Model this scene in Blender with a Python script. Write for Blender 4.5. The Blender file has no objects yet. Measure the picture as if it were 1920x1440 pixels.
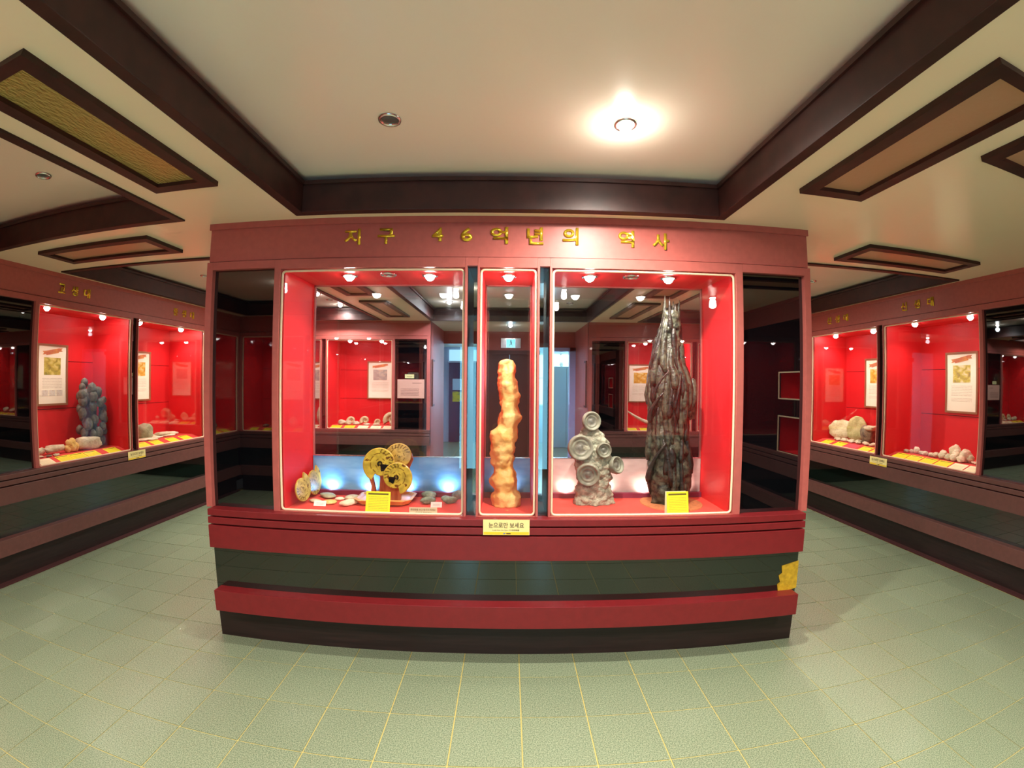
import bpy, bmesh, math, random
from mathutils import Vector, Matrix, noise
R = math.radians
PI = math.pi
S = bpy.context.scene
COL = S.collection

# ---------------------------------------------------------------- camera, world, exposure
cam = bpy.data.cameras.new('camera')
cam.type = 'PANO'
cam.panorama_type = 'FISHEYE_LENS_POLYNOMIAL'
cam.sensor_fit = 'HORIZONTAL'
cam.sensor_width = 36.0
cam.sensor_height = 27.0
cam.fisheye_fov = R(200)
K = [-0.00026394237, 0.06531514842, -0.00024241743, -4.928021e-05, 1.8219606e-06]
for i, k in enumerate(K):
    setattr(cam, 'fisheye_polynomial_k%d' % i, -k)
cam.clip_start = 0.02
camo = bpy.data.objects.new('camera', cam)
COL.objects.link(camo)
PITCH, YAW, ROLL = -0.00553, 0.00614, 0.008485


def mview(v):
    X, Y, Z = v
    c, s = math.cos(YAW), math.sin(YAW); X, Y = c * X - s * Y, s * X + c * Y
    c, s = math.cos(PITCH), math.sin(PITCH); Y, Z = c * Y + s * Z, -s * Y + c * Z
    c, s = math.cos(ROLL), math.sin(ROLL); X, Z = c * X + s * Z, -s * X + c * Z
    return (X, Y, Z)


ex, ey, ez = mview((1, 0, 0)), mview((0, 1, 0)), mview((0, 0, 1))
right = Vector((ex[0], ey[0], ez[0])); fwd = Vector((ex[1], ey[1], ez[1])); up = Vector((ex[2], ey[2], ez[2]))
m3 = Matrix((right, up, -fwd)).transposed()
camo.matrix_world = Matrix.Translation((0, 0, 1.5202)) @ m3.to_4x4()
S.camera = camo

w = bpy.data.worlds.new('world'); S.world = w; w.use_nodes = True
w.node_tree.nodes['Background'].inputs[0].default_value = (0.75, 0.72, 0.68, 1)
w.node_tree.nodes['Background'].inputs[1].default_value = 0.02
S.view_settings.view_transform = 'Standard'
S.view_settings.look = 'None'
S.view_settings.exposure = 1.42
S.view_settings.gamma = 1.0
S.view_settings.use_curve_mapping = False
ROOM_W = 75.0      # room downlights
CASE_W = 5.5       # showcase downlights
DAY = 40.0         # daylight in the entrance lobby


# ---------------------------------------------------------------- helpers
def link(o, parent=None):
    COL.objects.link(o)
    if parent is not None:
        o.parent = parent
    return o


def tag(o, label=None, cat=None, group=None, kind=None):
    if label: o['label'] = label
    if cat: o['category'] = cat
    if group: o['group'] = group
    if kind: o['kind'] = kind
    return o


def empty(name, loc=(0, 0, 0), rz=0.0, parent=None):
    o = bpy.data.objects.new(name, None)
    o.empty_display_size = 0.1
    link(o, parent)
    o.location = loc; o.rotation_euler = (0, 0, rz)
    return o


def ob(name, bm, m, parent=None, smooth=False, loc=None, rot=None):
    me = bpy.data.meshes.new(name)
    bm.normal_update()
    bm.to_mesh(me); bm.free()
    if m is not None:
        me.materials.append(m)
    if smooth:
        for p in me.polygons: p.use_smooth = True
    o = bpy.data.objects.new(name, me)
    link(o, parent)
    if loc is not None: o.location = loc
    if rot is not None: o.rotation_euler = rot
    return o


def bx(bm, x0, x1, y0, y1, z0, z1, bev=0.0):
    x0, x1 = min(x0, x1), max(x0, x1); y0, y1 = min(y0, y1), max(y0, y1); z0, z1 = min(z0, z1), max(z0, z1)
    vs = [bm.verts.new((x, y, z)) for x in (x0, x1) for y in (y0, y1) for z in (z0, z1)]
    a = [(0, 1, 3, 2), (4, 6, 7, 5), (0, 4, 5, 1), (2, 3, 7, 6), (0, 2, 6, 4), (1, 5, 7, 3)]
    fs = [bm.faces.new([vs[i] for i in f]) for f in a]
    if bev > 0:
        es = set()
        for f in fs:
            for e in f.edges: es.add(e)
        bmesh.ops.bevel(bm, geom=list(es), offset=bev, segments=2, affect='EDGES', profile=0.6)
    return bm


def box(name, m, parent, x0, x1, y0, y1, z0, z1, bev=0.0):
    return ob(name, bx(bmesh.new(), x0, x1, y0, y1, z0, z1, bev), m, parent)


def cyl(bm, r0, r1, z0, z1, n=24, cx=0, cy=0, caps=True):
    a = [bm.verts.new((cx + r0 * math.cos(2 * PI * i / n), cy + r0 * math.sin(2 * PI * i / n), z0)) for i in range(n)]
    b = [bm.verts.new((cx + r1 * math.cos(2 * PI * i / n), cy + r1 * math.sin(2 * PI * i / n), z1)) for i in range(n)]
    for i in range(n):
        bm.faces.new((a[i], a[(i + 1) % n], b[(i + 1) % n], b[i]))
    if caps:
        bm.faces.new(a[::-1]); bm.faces.new(b)
    return bm


def lathe(bm, prof, n=28, close=False):
    rings = []
    for r, z in prof:
        rings.append([bm.verts.new((r * math.cos(2 * PI * i / n), r * math.sin(2 * PI * i / n), z)) for i in range(n)])
    rg = range(len(rings) if close else len(rings) - 1)
    for k in rg:
        a, b = rings[k], rings[(k + 1) % len(rings)]
        for i in range(n):
            bm.faces.new((a[i], a[(i + 1) % n], b[(i + 1) % n], b[i]))
    return bm


def prism(bm, pts, y0, y1):
    """outline in x,z extruded along y"""
    a = [bm.verts.new((x, y0, z)) for x, z in pts]
    b = [bm.verts.new((x, y1, z)) for x, z in pts]
    n = len(pts)
    for i in range(n):
        bm.faces.new((a[i], a[(i + 1) % n], b[(i + 1) % n], b[i]))
    bm.faces.new(a[::-1]); bm.faces.new(b)
    bmesh.ops.recalc_face_normals(bm, faces=bm.faces)
    return bm


# ---------------------------------------------------------------- materials
def srgb(r, g, b):
    f = lambda c: (c / 255) / 12.92 if c / 255 <= 0.04045 else (((c / 255) + 0.055) / 1.055) ** 2.4
    return (f(r), f(g), f(b))


def mat(name, c, rough=0.5, metal=0.0, ior=1.45, var=0.0, vscale=8.0, bump=0.0, bscale=60.0, c2=None, stretch=None, detail=4, coat=0.0):
    m = bpy.data.materials.new(name); m.use_nodes = True
    nt = m.node_tree; p = nt.nodes['Principled BSDF']
    p.inputs['Base Color'].default_value = (*c, 1)
    p.inputs['Roughness'].default_value = rough
    p.inputs['Metallic'].default_value = metal
    p.inputs['IOR'].default_value = ior
    p.inputs['Coat Weight'].default_value = coat
    if var or c2 or bump:
        tc = nt.nodes.new('ShaderNodeTexCoord'); mp = nt.nodes.new('ShaderNodeMapping')
        nt.links.new(tc.outputs['Object'], mp.inputs[0])
        if stretch: mp.inputs['Scale'].default_value = stretch
    if var or c2:
        n = nt.nodes.new('ShaderNodeTexNoise'); n.inputs['Scale'].default_value = vscale; n.inputs['Detail'].default_value = detail
        nt.links.new(mp.outputs[0], n.inputs['Vector'])
        r = nt.nodes.new('ShaderNodeValToRGB')
        r.color_ramp.elements[0].position = 0.35; r.color_ramp.elements[1].position = 0.65
        a = c; b = c2 or tuple(min(1, x * (1 + var)) for x in c)
        if not c2: a = tuple(x * (1 - var) for x in c)
        r.color_ramp.elements[0].color = (*a, 1); r.color_ramp.elements[1].color = (*b, 1)
        nt.links.new(n.outputs['Fac'], r.inputs[0]); nt.links.new(r.outputs[0], p.inputs['Base Color'])
    if bump:
        n2 = nt.nodes.new('ShaderNodeTexNoise'); n2.inputs['Scale'].default_value = bscale; n2.inputs['Detail'].default_value = 3
        bp = nt.nodes.new('ShaderNodeBump'); bp.inputs['Strength'].default_value = bump; bp.inputs['Distance'].default_value = 0.01
        nt.links.new(mp.outputs[0], n2.inputs['Vector']); nt.links.new(n2.outputs['Fac'], bp.inputs['Height'])
        nt.links.new(bp.outputs[0], p.inputs['Normal'])
    return m


def emat(name, c, s):
    m = bpy.data.materials.new(name); m.use_nodes = True
    p = m.node_tree.nodes['Principled BSDF']
    p.inputs['Base Color'].default_value = (0.8, 0.8, 0.8, 1)
    p.inputs['Emission Color'].default_value = (*c, 1); p.inputs['Emission Strength'].default_value = s
    return m


def glassmat(name, tint=(1, 1, 1), ior=1.45, rough=0.0):
    m = bpy.data.materials.new(name); m.use_nodes = True
    nt = m.node_tree; nt.nodes.remove(nt.nodes['Principled BSDF'])
    out = nt.nodes['Material Output']
    t = nt.nodes.new('ShaderNodeBsdfTransparent'); t.inputs[0].default_value = (*tint, 1)
    g = nt.nodes.new('ShaderNodeBsdfGlossy'); g.inputs['Roughness'].default_value = rough
    f = nt.nodes.new('ShaderNodeFresnel')
    ge = nt.nodes.new('ShaderNodeNewGeometry'); mr = nt.nodes.new('ShaderNodeMapRange')
    mr.inputs[3].default_value = ior; mr.inputs[4].default_value = 1.0 / ior      # same reflectance from either side of the thin pane
    nt.links.new(ge.outputs['Backfacing'], mr.inputs[0]); nt.links.new(mr.outputs[0], f.inputs[0])
    x = nt.nodes.new('ShaderNodeMixShader')
    nt.links.new(f.outputs[0], x.inputs[0]); nt.links.new(t.outputs[0], x.inputs[1]); nt.links.new(g.outputs[0], x.inputs[2])
    nt.links.new(x.outputs[0], out.inputs[0])
    return m


def colmat(name, rough=0.35, bump=0.0, bscale=80):
    """albedo from the mesh's colour attribute (the marking of the stone itself)"""
    m = mat(name, (0.5, 0.5, 0.5), rough, bump=bump, bscale=bscale)
    nt = m.node_tree
    a = nt.nodes.new('ShaderNodeVertexColor'); a.layer_name = 'Col'
    nt.links.new(a.outputs[0], nt.nodes['Principled BSDF'].inputs['Base Color'])
    return m


def linemat(name, paper, ink, bands, rough=0.6, head=None, headc=None):
    """printed sheet: rows of small print as a flat pattern; generated coords x=across, z or y=up"""
    m = mat(name, paper, rough)
    nt = m.node_tree; p = nt.nodes['Principled BSDF']
    uv = nt.nodes.new('ShaderNodeUVMap'); sp = nt.nodes.new('ShaderNodeSeparateXYZ')
    nt.links.new(uv.outputs[0], sp.inputs[0])

    def mth(op, a, b=None):
        n = nt.nodes.new('ShaderNodeMath'); n.operation = op
        for i, v in enumerate((a, b)):
            if v is None: continue
            if isinstance(v, (int, float)): n.inputs[i].default_value = v
            else: nt.links.new(v, n.inputs[i])
        return n.outputs[0]
    x, y = sp.outputs[0], sp.outputs[1]
    rng = lambda v, a, b: mth('MULTIPLY', mth('GREATER_THAN', v, a), mth('LESS_THAN', v, b))
    tot = None
    for (x0, x1, y0, y1, rows) in bands:
        area = mth('MULTIPLY', rng(x, x0, x1), rng(y, y0, y1))
        fr = mth('FRACT', mth('MULTIPLY', mth('SUBTRACT', y, y0), rows / (y1 - y0)))
        row = mth('LESS_THAN', fr, 0.4)
        nz = nt.nodes.new('ShaderNodeTexNoise'); nz.inputs['Scale'].default_value = 60
        nt.links.new(uv.outputs[0], nz.inputs['Vector'])
        gap = mth('GREATER_THAN', nz.outputs['Fac'], 0.42)
        v = mth('MULTIPLY', mth('MULTIPLY', area, row), gap)
        tot = v if tot is None else mth('MAXIMUM', tot, v)
    mx = nt.nodes.new('ShaderNodeMix'); mx.data_type = 'RGBA'
    mx.inputs[6].default_value = (*paper, 1); mx.inputs[7].default_value = (*ink, 1)
    nt.links.new(tot, mx.inputs[0])
    last = mx.outputs[2]
    if head:
        h = mth('MULTIPLY', rng(x, head[0], head[1]), rng(y, head[2], head[3]))
        m2 = nt.nodes.new('ShaderNodeMix'); m2.data_type = 'RGBA'
        nt.links.new(h, m2.inputs[0]); nt.links.new(last, m2.inputs[6]); m2.inputs[7].default_value = (*headc, 1)
        last = m2.outputs[2]
    nt.links.new(last, p.inputs['Base Color'])
    return m


M = {}
M['pink'] = mat('salmon_painted_board', (0.42, 0.105, 0.088), 0.42, var=0.05, vscale=30, bump=0.04, bscale=300)
M['red'] = mat('crimson_painted_board', (0.17, 0.010, 0.013), 0.4, var=0.06, vscale=30, bump=0.04, bscale=300)
M['railbrown'] = mat('dull_brown_painted_board', (0.115, 0.045, 0.038), 0.42, var=0.08, vscale=30, bump=0.04, bscale=300)
M['groove'] = mat('dark_groove', (0.05, 0.01, 0.01), 0.8)
M['base'] = mat('dark_brown_plinth', (0.018, 0.008, 0.007), 0.45, var=0.3, vscale=4, stretch=(1, 1, 14))
M['wood'] = mat('dark_mahogany_trim', (0.036, 0.010, 0.008), 0.5, var=0.25, vscale=12, stretch=(1, 1, 1))
M['black'] = mat('black_glass_panel', (0.002, 0.002, 0.003), 0.015, ior=2.0)
M['green'] = mat('dark_green_glass_panel', (0.003, 0.007, 0.005), 0.012, ior=1.8)
M['lining'] = mat('red_lining', (0.66, 0.012, 0.016), 0.5)
M['liningf'] = mat('red_platform_cloth', (0.66, 0.055, 0.04), 0.8)
M['bead'] = mat('ivory_bead', (0.78, 0.62, 0.42), 0.35)
M['frost'] = mat('frosted_acrylic', (0.10, 0.26, 0.44), 0.4, c2=(0.20, 0.38, 0.54), vscale=6, stretch=(1, 1, 3))
M['frostw'] = mat('frosted_acrylic_pink_lit', (0.36, 0.26, 0.24), 0.35, c2=(0.46, 0.36, 0.33), vscale=6, stretch=(1, 1, 3))  # tinted copy: pink light is put into the acrylic's colour
M['glass'] = glassmat('clear_glass')
M['backglass'] = glassmat('hazy_glass', (0.86, 0.86, 0.90), 1.62)
M['smoke'] = glassmat('smoked_glass', (0.62, 0.66, 0.66), 1.5)
M['ceil'] = mat('cream_ceiling_paint', (0.93, 0.83, 0.60), 0.24, bump=0.03, bscale=14)
M['ceilup'] = mat('pale_ceiling_paint', (0.90, 0.82, 0.70), 0.26, bump=0.03, bscale=14)
M['dark'] = mat('dark_gap', (0.008, 0.006, 0.006), 0.9)
M['gold'] = mat('brass_letter', (0.88, 0.62, 0.05), 0.2, metal=0.7)
M['chrome'] = mat('chrome', (0.7, 0.68, 0.66), 0.22, metal=1.0)
M['lampoff'] = mat('lamp_glass_off', (0.10, 0.10, 0.10), 0.15)
M['lampon'] = emat('lamp_lit', (1.0, 0.93, 0.82), 45)
M['caseon'] = emat('case_lamp_lit', (1.0, 0.95, 0.88), 40)
M['grout'] = mat('yellowish_grout', (0.50, 0.42, 0.14), 0.8)
M['white'] = mat('white_card', (0.85, 0.83, 0.76), 0.5)
M['tape'] = mat('yellow_tape', (0.52, 0.33, 0.02), 0.4, var=0.25, vscale=30, bump=0.3, bscale=60)
M['pframe'] = mat('brown_picture_frame', (0.28, 0.13, 0.06), 0.4)
M['ribbon'] = mat('rust_ribbon', (0.55, 0.16, 0.09), 0.5, c2=(0.72, 0.33, 0.08), vscale=20)
M['ink'] = mat('dark_ink', (0.06, 0.03, 0.02), 0.6)
M['lens_panel'] = mat('amber_textured_glass', (0.55, 0.41, 0.13), 0.16, metal=0.4, bump=1.0, bscale=26, stretch=(3.2, 1.2, 1))
M['lens_plain'] = mat('brown_frosted_glass', (0.50, 0.30, 0.18), 0.35, bump=0.1, bscale=40)

# stone materials
M['stal'] = mat('orange_calcite', (0.66, 0.36, 0.09), 0.5, c2=(0.74, 0.54, 0.20), vscale=7, bump=0.5, bscale=45)
M['greystone'] = mat('grey_limestone', (0.19, 0.19, 0.135), 0.75, c2=(0.42, 0.41, 0.30), vscale=30, bump=1.0, bscale=70)
M['disc'] = mat('smooth_grey_fossil', (0.13, 0.13, 0.095), 0.5, c2=(0.26, 0.26, 0.19), vscale=18, bump=0.2, bscale=60)
M['disc_dark'] = mat('fossil_whorl', (0.10, 0.10, 0.08), 0.35, c2=(0.22, 0.215, 0.17), vscale=30, bump=0.3, bscale=70)
M['tower'] = mat('dark_polished_fossil_rock', (0.007, 0.005, 0.004), 0.36, c2=(0.035, 0.026, 0.020), vscale=22, detail=8, bump=0.5, bscale=60)
M['towerp'] = mat('grey_speckled_fossil_rock', (0.010, 0.009, 0.007), 0.4, c2=(0.085, 0.085, 0.055), vscale=40, detail=8, bump=0.4, bscale=80)
M['slabyellow'] = mat('olive_yellow_slab', (0.36, 0.32, 0.11), 0.6, c2=(0.62, 0.56, 0.26), vscale=12, bump=0.6, bscale=50)
M['slabcream'] = mat('cream_slab', (0.55, 0.48, 0.24), 0.6, c2=(0.78, 0.72, 0.46), vscale=12, bump=0.8, bscale=50)
M['nodule'] = mat('dark_grey_nodule', (0.085, 0.085, 0.062), 0.6, c2=(0.19, 0.185, 0.135), vscale=25, bump=0.5, bscale=70)
M['pale'] = mat('pale_rock', (0.52, 0.45, 0.28), 0.8, c2=(0.74, 0.68, 0.47), vscale=14, bump=0.6, bscale=60)
M['cream'] = mat('cream_rock', (0.66, 0.52, 0.33), 0.8, c2=(0.85, 0.76, 0.56), vscale=14, bump=0.5, bscale=60)
M['ochre'] = mat('ochre_rock', (0.68, 0.42, 0.10), 0.8, c2=(0.85, 0.64, 0.25), vscale=14, bump=0.6, bscale=60)
M['olive'] = mat('olive_rock', (0.26, 0.25, 0.14), 0.8, c2=(0.45, 0.43, 0.27), vscale=14, bump=0.6, bscale=60)
M['greenrock'] = mat('grey_green_rock', (0.16, 0.22, 0.15), 0.6, c2=(0.36, 0.42, 0.28), vscale=25, bump=0.6, bscale=60)
M['brownrock'] = mat('brown_rock', (0.10, 0.07, 0.055), 0.7, c2=(0.34, 0.27, 0.16), vscale=16, bump=0.6, bscale=60)
M['slice'] = colmat('polished_ammonite', 0.18)
M['shell'] = mat('ribbed_shell', (0.55, 0.44, 0.20), 0.6, c2=(0.72, 0.62, 0.36), vscale=20, bump=0.3, bscale=60)
M['tray'] = mat('varnished_wood_tray', (0.60, 0.27, 0.07), 0.3, c2=(0.78, 0.42, 0.12), vscale=8, stretch=(1, 8, 8))
M['stand'] = mat('red_brown_wood_stand', (0.34, 0.06, 0.025), 0.3, c2=(0.55, 0.16, 0.07), vscale=10, stretch=(6, 6, 1))
M['mat'] = mat('brown_round_mat', (0.46, 0.15, 0.05), 0.9, var=0.15, vscale=60)

YEL = (0.90, 0.80, 0.02)
M['card'] = linemat('yellow_caption_card', YEL, (0.55, 0.46, 0.02), [(0.10, 0.92, 0.12, 0.80, 9)], head=(0.08, 0.92, 0.84, 0.92), headc=(0.14, 0.10, 0.01))
M['cardw'] = linemat('cream_caption_card', (0.90, 0.86, 0.55), (0.62, 0.55, 0.30), [(0.10, 0.92, 0.12, 0.80, 8)])
M['sheet'] = linemat('poster_sheet', (0.93, 0.90, 0.72), (0.66, 0.60, 0.44), [(0.14, 0.86, 0.27, 0.46, 7), (0.14, 0.86, 0.17, 0.24, 3)])
M['notice'] = linemat('pinkish_notice', (0.60, 0.34, 0.27), (0.22, 0.10, 0.09), [(0.12, 0.80, 0.15, 0.55, 5), (0.55, 0.9, 0.78, 0.88, 1)])
M['smallcard'] = linemat('small_white_card', (0.85, 0.83, 0.76), (0.5, 0.46, 0.4), [(0.2, 0.8, 0.3, 0.75, 2)])


def picmat(name, a, b, c, sc=3.2):
    m = mat(name, a, 0.5)
    nt = m.node_tree; uv = nt.nodes.new('ShaderNodeUVMap'); n = nt.nodes.new('ShaderNodeTexNoise')
    n.inputs['Scale'].default_value = sc; n.inputs['Detail'].default_value = 4; n.inputs['Distortion'].default_value = 0.6
    r = nt.nodes.new('ShaderNodeValToRGB'); e = r.color_ramp.elements
    n.inputs['Roughness'].default_value = 0.45; e[0].position = 0.30; e[0].color = (*a, 1); e[1].position = 0.70; e[1].color = (*c, 1)
    x = e.new(0.48); x.color = (*b, 1)
    nt.links.new(uv.outputs[0], n.inputs['Vector']); nt.links.new(n.outputs['Fac'], r.inputs[0])
    nt.links.new(r.outputs[0], nt.nodes['Principled BSDF'].inputs['Base Color'])
    return m


PIC = {
    'forest': picmat('picture_gold_green', (0.20, 0.17, 0.04), (0.50, 0.42, 0.06), (0.75, 0.68, 0.25)),
    'autumn': picmat('picture_amber', (0.45, 0.20, 0.03), (0.75, 0.42, 0.04), (0.85, 0.70, 0.35)),
    'jungle': picmat('picture_yellow_brown', (0.28, 0.20, 0.10), (0.60, 0.52, 0.08), (0.85, 0.80, 0.55)),
    'sea': picmat('picture_grey_blue', (0.28, 0.30, 0.26), (0.42, 0.42, 0.36), (0.62, 0.52, 0.36)),
    'thumb': picmat('picture_pale', (0.55, 0.48, 0.36), (0.72, 0.70, 0.60), (0.62, 0.66, 0.60), 4),
}


def tile_material():
    m = bpy.data.materials.new('speckled_grey_green_tile'); m.use_nodes = True
    nt = m.node_tree; p = nt.nodes['Principled BSDF']
    tc = nt.nodes.new('ShaderNodeTexCoord')
    oi = nt.nodes.new('ShaderNodeObjectInfo')
    n = nt.nodes.new('ShaderNodeTexNoise'); n.inputs['Scale'].default_value = 190; n.inputs['Detail'].default_value = 2
    nt.links.new(tc.outputs['Object'], n.inputs['Vector'])
    r = nt.nodes.new('ShaderNodeValToRGB')
    r.color_ramp.elements[0].position = 0.36; r.color_ramp.elements[1].position = 0.64
    r.color_ramp.elements[0].color = (0.125, 0.175, 0.11, 1); r.color_ramp.elements[1].color = (0.30, 0.355, 0.235, 1)
    nt.links.new(n.outputs['Fac'], r.inputs[0])
    h = nt.nodes.new('ShaderNodeHueSaturation')
    mp = nt.nodes.new('ShaderNodeMapRange'); mp.inputs[3].default_value = 0.95; mp.inputs[4].default_value = 1.05
    nt.links.new(oi.outputs['Random'], mp.inputs[0]); nt.links.new(mp.outputs[0], h.inputs['Value'])
    nt.links.new(r.outputs[0], h.inputs['Color']); nt.links.new(h.outputs[0], p.inputs['Base Color'])
    p.inputs['Roughness'].default_value = 0.27
    b = nt.nodes.new('ShaderNodeBump'); b.inputs['Strength'].default_value = 0.12; b.inputs['Distance'].default_value = 0.002
    nt.links.new(n.outputs['Fac'], b.inputs['Height']); nt.links.new(b.outputs[0], p.inputs['Normal'])
    return m


M['tile'] = tile_material()


def quad(name, m, parent, w_, h_, t=0.002, loc=(0, 0, 0), rot=(0, 0, 0)):
    """thin sheet in the local xz plane facing -y, uv over the front; width w_, height h_, base at z=0"""
    bm = bmesh.new(); bx(bm, -w_ / 2, w_ / 2, 0, t, 0, h_)
    uvl = bm.loops.layers.uv.new('UVMap')
    for f in bm.faces:
        for l in f.loops:
            l[uvl].uv = ((l.vert.co.x + w_ / 2) / w_, l.vert.co.z / h_)
    return ob(name, bm, m, parent, loc=loc, rot=rot)


def text_bm(s, size, depth, bold=0.0):
    cu = bpy.data.curves.new('t', 'FONT'); cu.body = s; cu.size = size; cu.extrude = depth / 2; cu.offset = bold
    cu.align_x = 'CENTER'; cu.align_y = 'CENTER'; cu.resolution_u = 4
    o = bpy.data.objects.new('t', cu); COL.objects.link(o)
    bpy.context.view_layer.update()
    dg = bpy.context.evaluated_depsgraph_get()
    me = bpy.data.meshes.new_from_object(o.evaluated_get(dg))
    bm = bmesh.new(); bm.from_mesh(me)
    bpy.data.objects.remove(o); bpy.data.curves.remove(cu); bpy.data.meshes.remove(me)
    # stand it up: font x -> x, font y -> z, front faces -y
    bmesh.ops.rotate(bm, verts=bm.verts, cent=(0, 0, 0), matrix=Matrix.Rotation(PI / 2, 3, 'X'))
    return bm


def fit_text(s, x0, x1, z0, z1, depth, bold=0.0):
    """text scaled into a rectangle of the xz plane, centred on y=0"""
    bm = text_bm(s, 1.0, 0.0, bold)
    xs = [v.co.x for v in bm.verts]; zs = [v.co.z for v in bm.verts]
    sx = (x1 - x0) / (max(xs) - min(xs)); sz = (z1 - z0) / (max(zs) - min(zs))
    mx, mz = min(xs), min(zs)
    for v in bm.verts:
        v.co.x = x0 + (v.co.x - mx) * sx; v.co.z = z0 + (v.co.z - mz) * sz
    if depth > 0:
        fs = list(bm.faces)
        r = bmesh.ops.extrude_face_region(bm, geom=fs)
        for g in r['geom']:
            if isinstance(g, bmesh.types.BMVert): g.co.y -= depth
        bmesh.ops.recalc_face_normals(bm, faces=bm.faces)
    return bm


# ---------------------------------------------------------------- lights
def spot(name, loc, watts, angle=150, blend=1.0, color=(1, 0.92, 0.8), size=0.03, parent=None):
    l = bpy.data.lights.new(name, 'SPOT'); l.energy = watts; l.spot_size = R(angle); l.spot_blend = blend
    l.color = color; l.shadow_soft_size = size
    o = bpy.data.objects.new(name, l); link(o, parent); o.location = loc
    return o


def make_downlight(r=0.04, lit=True, m_on=None):
    root = empty('downlight')
    bm = bmesh.new(); lathe(bm, [(r, -0.002), (r * 0.96, -0.008), (r * 0.8, -0.009), (r * 0.70, -0.002), (r * 0.70, 0.0)], 28)
    ob('ring', bm, M['chrome'], root, True)
    bm = bmesh.new(); lathe(bm, [(0.0001, -r * .75 if lit else -0.0035), (r * 0.25, -r * .70 if lit else -0.004), (r * 0.48, -r * .5 if lit else -0.003), (r * 0.62, -r * .22 if lit else -0.002), (r * 0.70, -0.001)], 24)  # lit lens bulges: the lamp's glare is put into its shape
    ob('lens', bm, (m_on or M['lampon']) if lit else M['lampoff'], root, True)
    return root


def copy_tree(o, parent=None):
    c = o.copy(); COL.objects.link(c)
    if parent is not None: c.parent = parent
    for ch in o.children:
        copy_tree(ch, c)
    return c


_proto = {}


def downlight(loc, lit, label, group, watts=0, case=False, color=(1, 0.92, 0.8), angle=150):
    key = (lit, case)
    if key not in _proto:
        r = _proto[key] = make_downlight(0.044 if case else 0.046, lit, M['caseon'] if case else M['lampon'])
    else:
        r = copy_tree(_proto[key])
    r.location = loc
    tag(r, label, 'downlight', group)
    if lit and watts:
        if case:
            spot('lamp', (loc[0], loc[1], loc[2] - 0.045), watts, angle, 1.0, color, 0.03)
        else:
            spot('lamp', (loc[0], loc[1], loc[2] - 0.05), watts * 0.9, 168, 0.9, color, 0.03)
            l = bpy.data.lights.new('lamp', 'POINT'); l.energy = watts * 0.011; l.color = color; l.shadow_soft_size = 0.035
            q = bpy.data.objects.new('lamp', l); link(q); q.location = (loc[0], loc[1], loc[2] - 0.08)
    return r


# ================================================================= FLOOR
X0, YA, T = 0.0651, 2.1324, 0.30
floor = box('floor', M['grout'], None, -3.75, 3.75, -3.4, 11.1, -0.05, -0.0035)
tag(floor, 'floor of speckled grey green square tiles with thin yellowish joints', kind='structure')
tiles = []
for i in range(-13, 13):
    for k in range(-31, 18):
        xa, ya = X0 + i * T, YA - k * T
        x0, x1 = max(xa, -3.66), min(xa + T, 3.67)
        y0, y1 = max(ya - T, -2.6), min(ya, 11.0)
        if x1 - x0 < 0.02 or y1 - y0 < 0.02: continue
        if (y0 > 6.3 or y1 < -1.3) and (x1 < -1.7 or x0 > 1.9): continue
        if x0 > -1.6 and x1 < 1.6 and y0 > 2.45 and y1 < 2.7: continue
        tiles.append((x0, x1, y0, y1))


def seen(t):
    cx, cy = (t[0] + t[1]) / 2, (t[2] + t[3]) / 2
    if cy < 1.15 or (cy > 2.35 and abs(cx) < 1.62 * cy / 2.3): return 99 + math.hypot(cx, cy)
    if cy < 1.4 + 0.0 * abs(cx): pass
    return math.hypot(cx, cy)


tiles.sort(key=seen)
gj = 0.0028
bm = bx(bmesh.new(), gj, T - gj, gj, T - gj, -0.012, 0, 0.0012)
tme = bpy.data.meshes.new('tile'); bm.to_mesh(tme); bm.free(); tme.materials.append(M['tile'])
random.seed(4)
for n_, (x0, x1, y0, y1) in enumerate(tiles[:300]):
    if x1 - x0 > T - 0.001 and y1 - y0 > T - 0.001:
        o = bpy.data.objects.new('tile', tme); link(o, floor); o.location = (x0, y0, random.uniform(-0.0004, 0.0004))
    else:
        box('tile', M['tile'], floor, x0 + gj, x1 - gj, y0 + gj, y1 - gj, -0.012, 0)
bm = bmesh.new()
for (x0, x1, y0, y1) in tiles[300:]:
    bx(bm, x0 + gj, x1 - gj, y0 + gj, y1 - gj, -0.012, 0)
o = ob('tile_field', bm, M['tile'], floor); o['kind'] = 'stuff'

# ================================================================= CEILING
ZC, ZU = 2.372, 2.552
COFFERS = [(-1.103, 1.103, -1.10, 2.173), (-3.50, -1.743, -1.05, 2.14), (-3.58, -1.79, 2.86, 6.12), (-1.115, 1.125, 2.75, 6.17), (1.79, 3.60, 2.86, 6.12)]
xs = sorted({-3.75, 3.75} | {c[0] for c in COFFERS} | {c[1] for c in COFFERS})
ys = sorted({-3.4, 11.1} | {c[2] for c in COFFERS} | {c[3] for c in COFFERS})
bm = bmesh.new()
for a, b in zip(xs, xs[1:]):
    for c, d in zip(ys, ys[1:]):
        mx, my = (a + b) / 2, (c + d) / 2
        if any(q[0] < mx < q[1] and q[2] < my < q[3] for q in COFFERS): continue
        bx(bm, a, b, c, d, ZC, ZC + 0.05)
bmesh.ops.remove_doubles(bm, verts=bm.verts, dist=0.0005)
ceil = ob('ceiling', bm, M['ceil'])
tag(ceil, 'cream ceiling with sunken rectangular coffers edged in dark wood', kind='structure')
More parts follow.
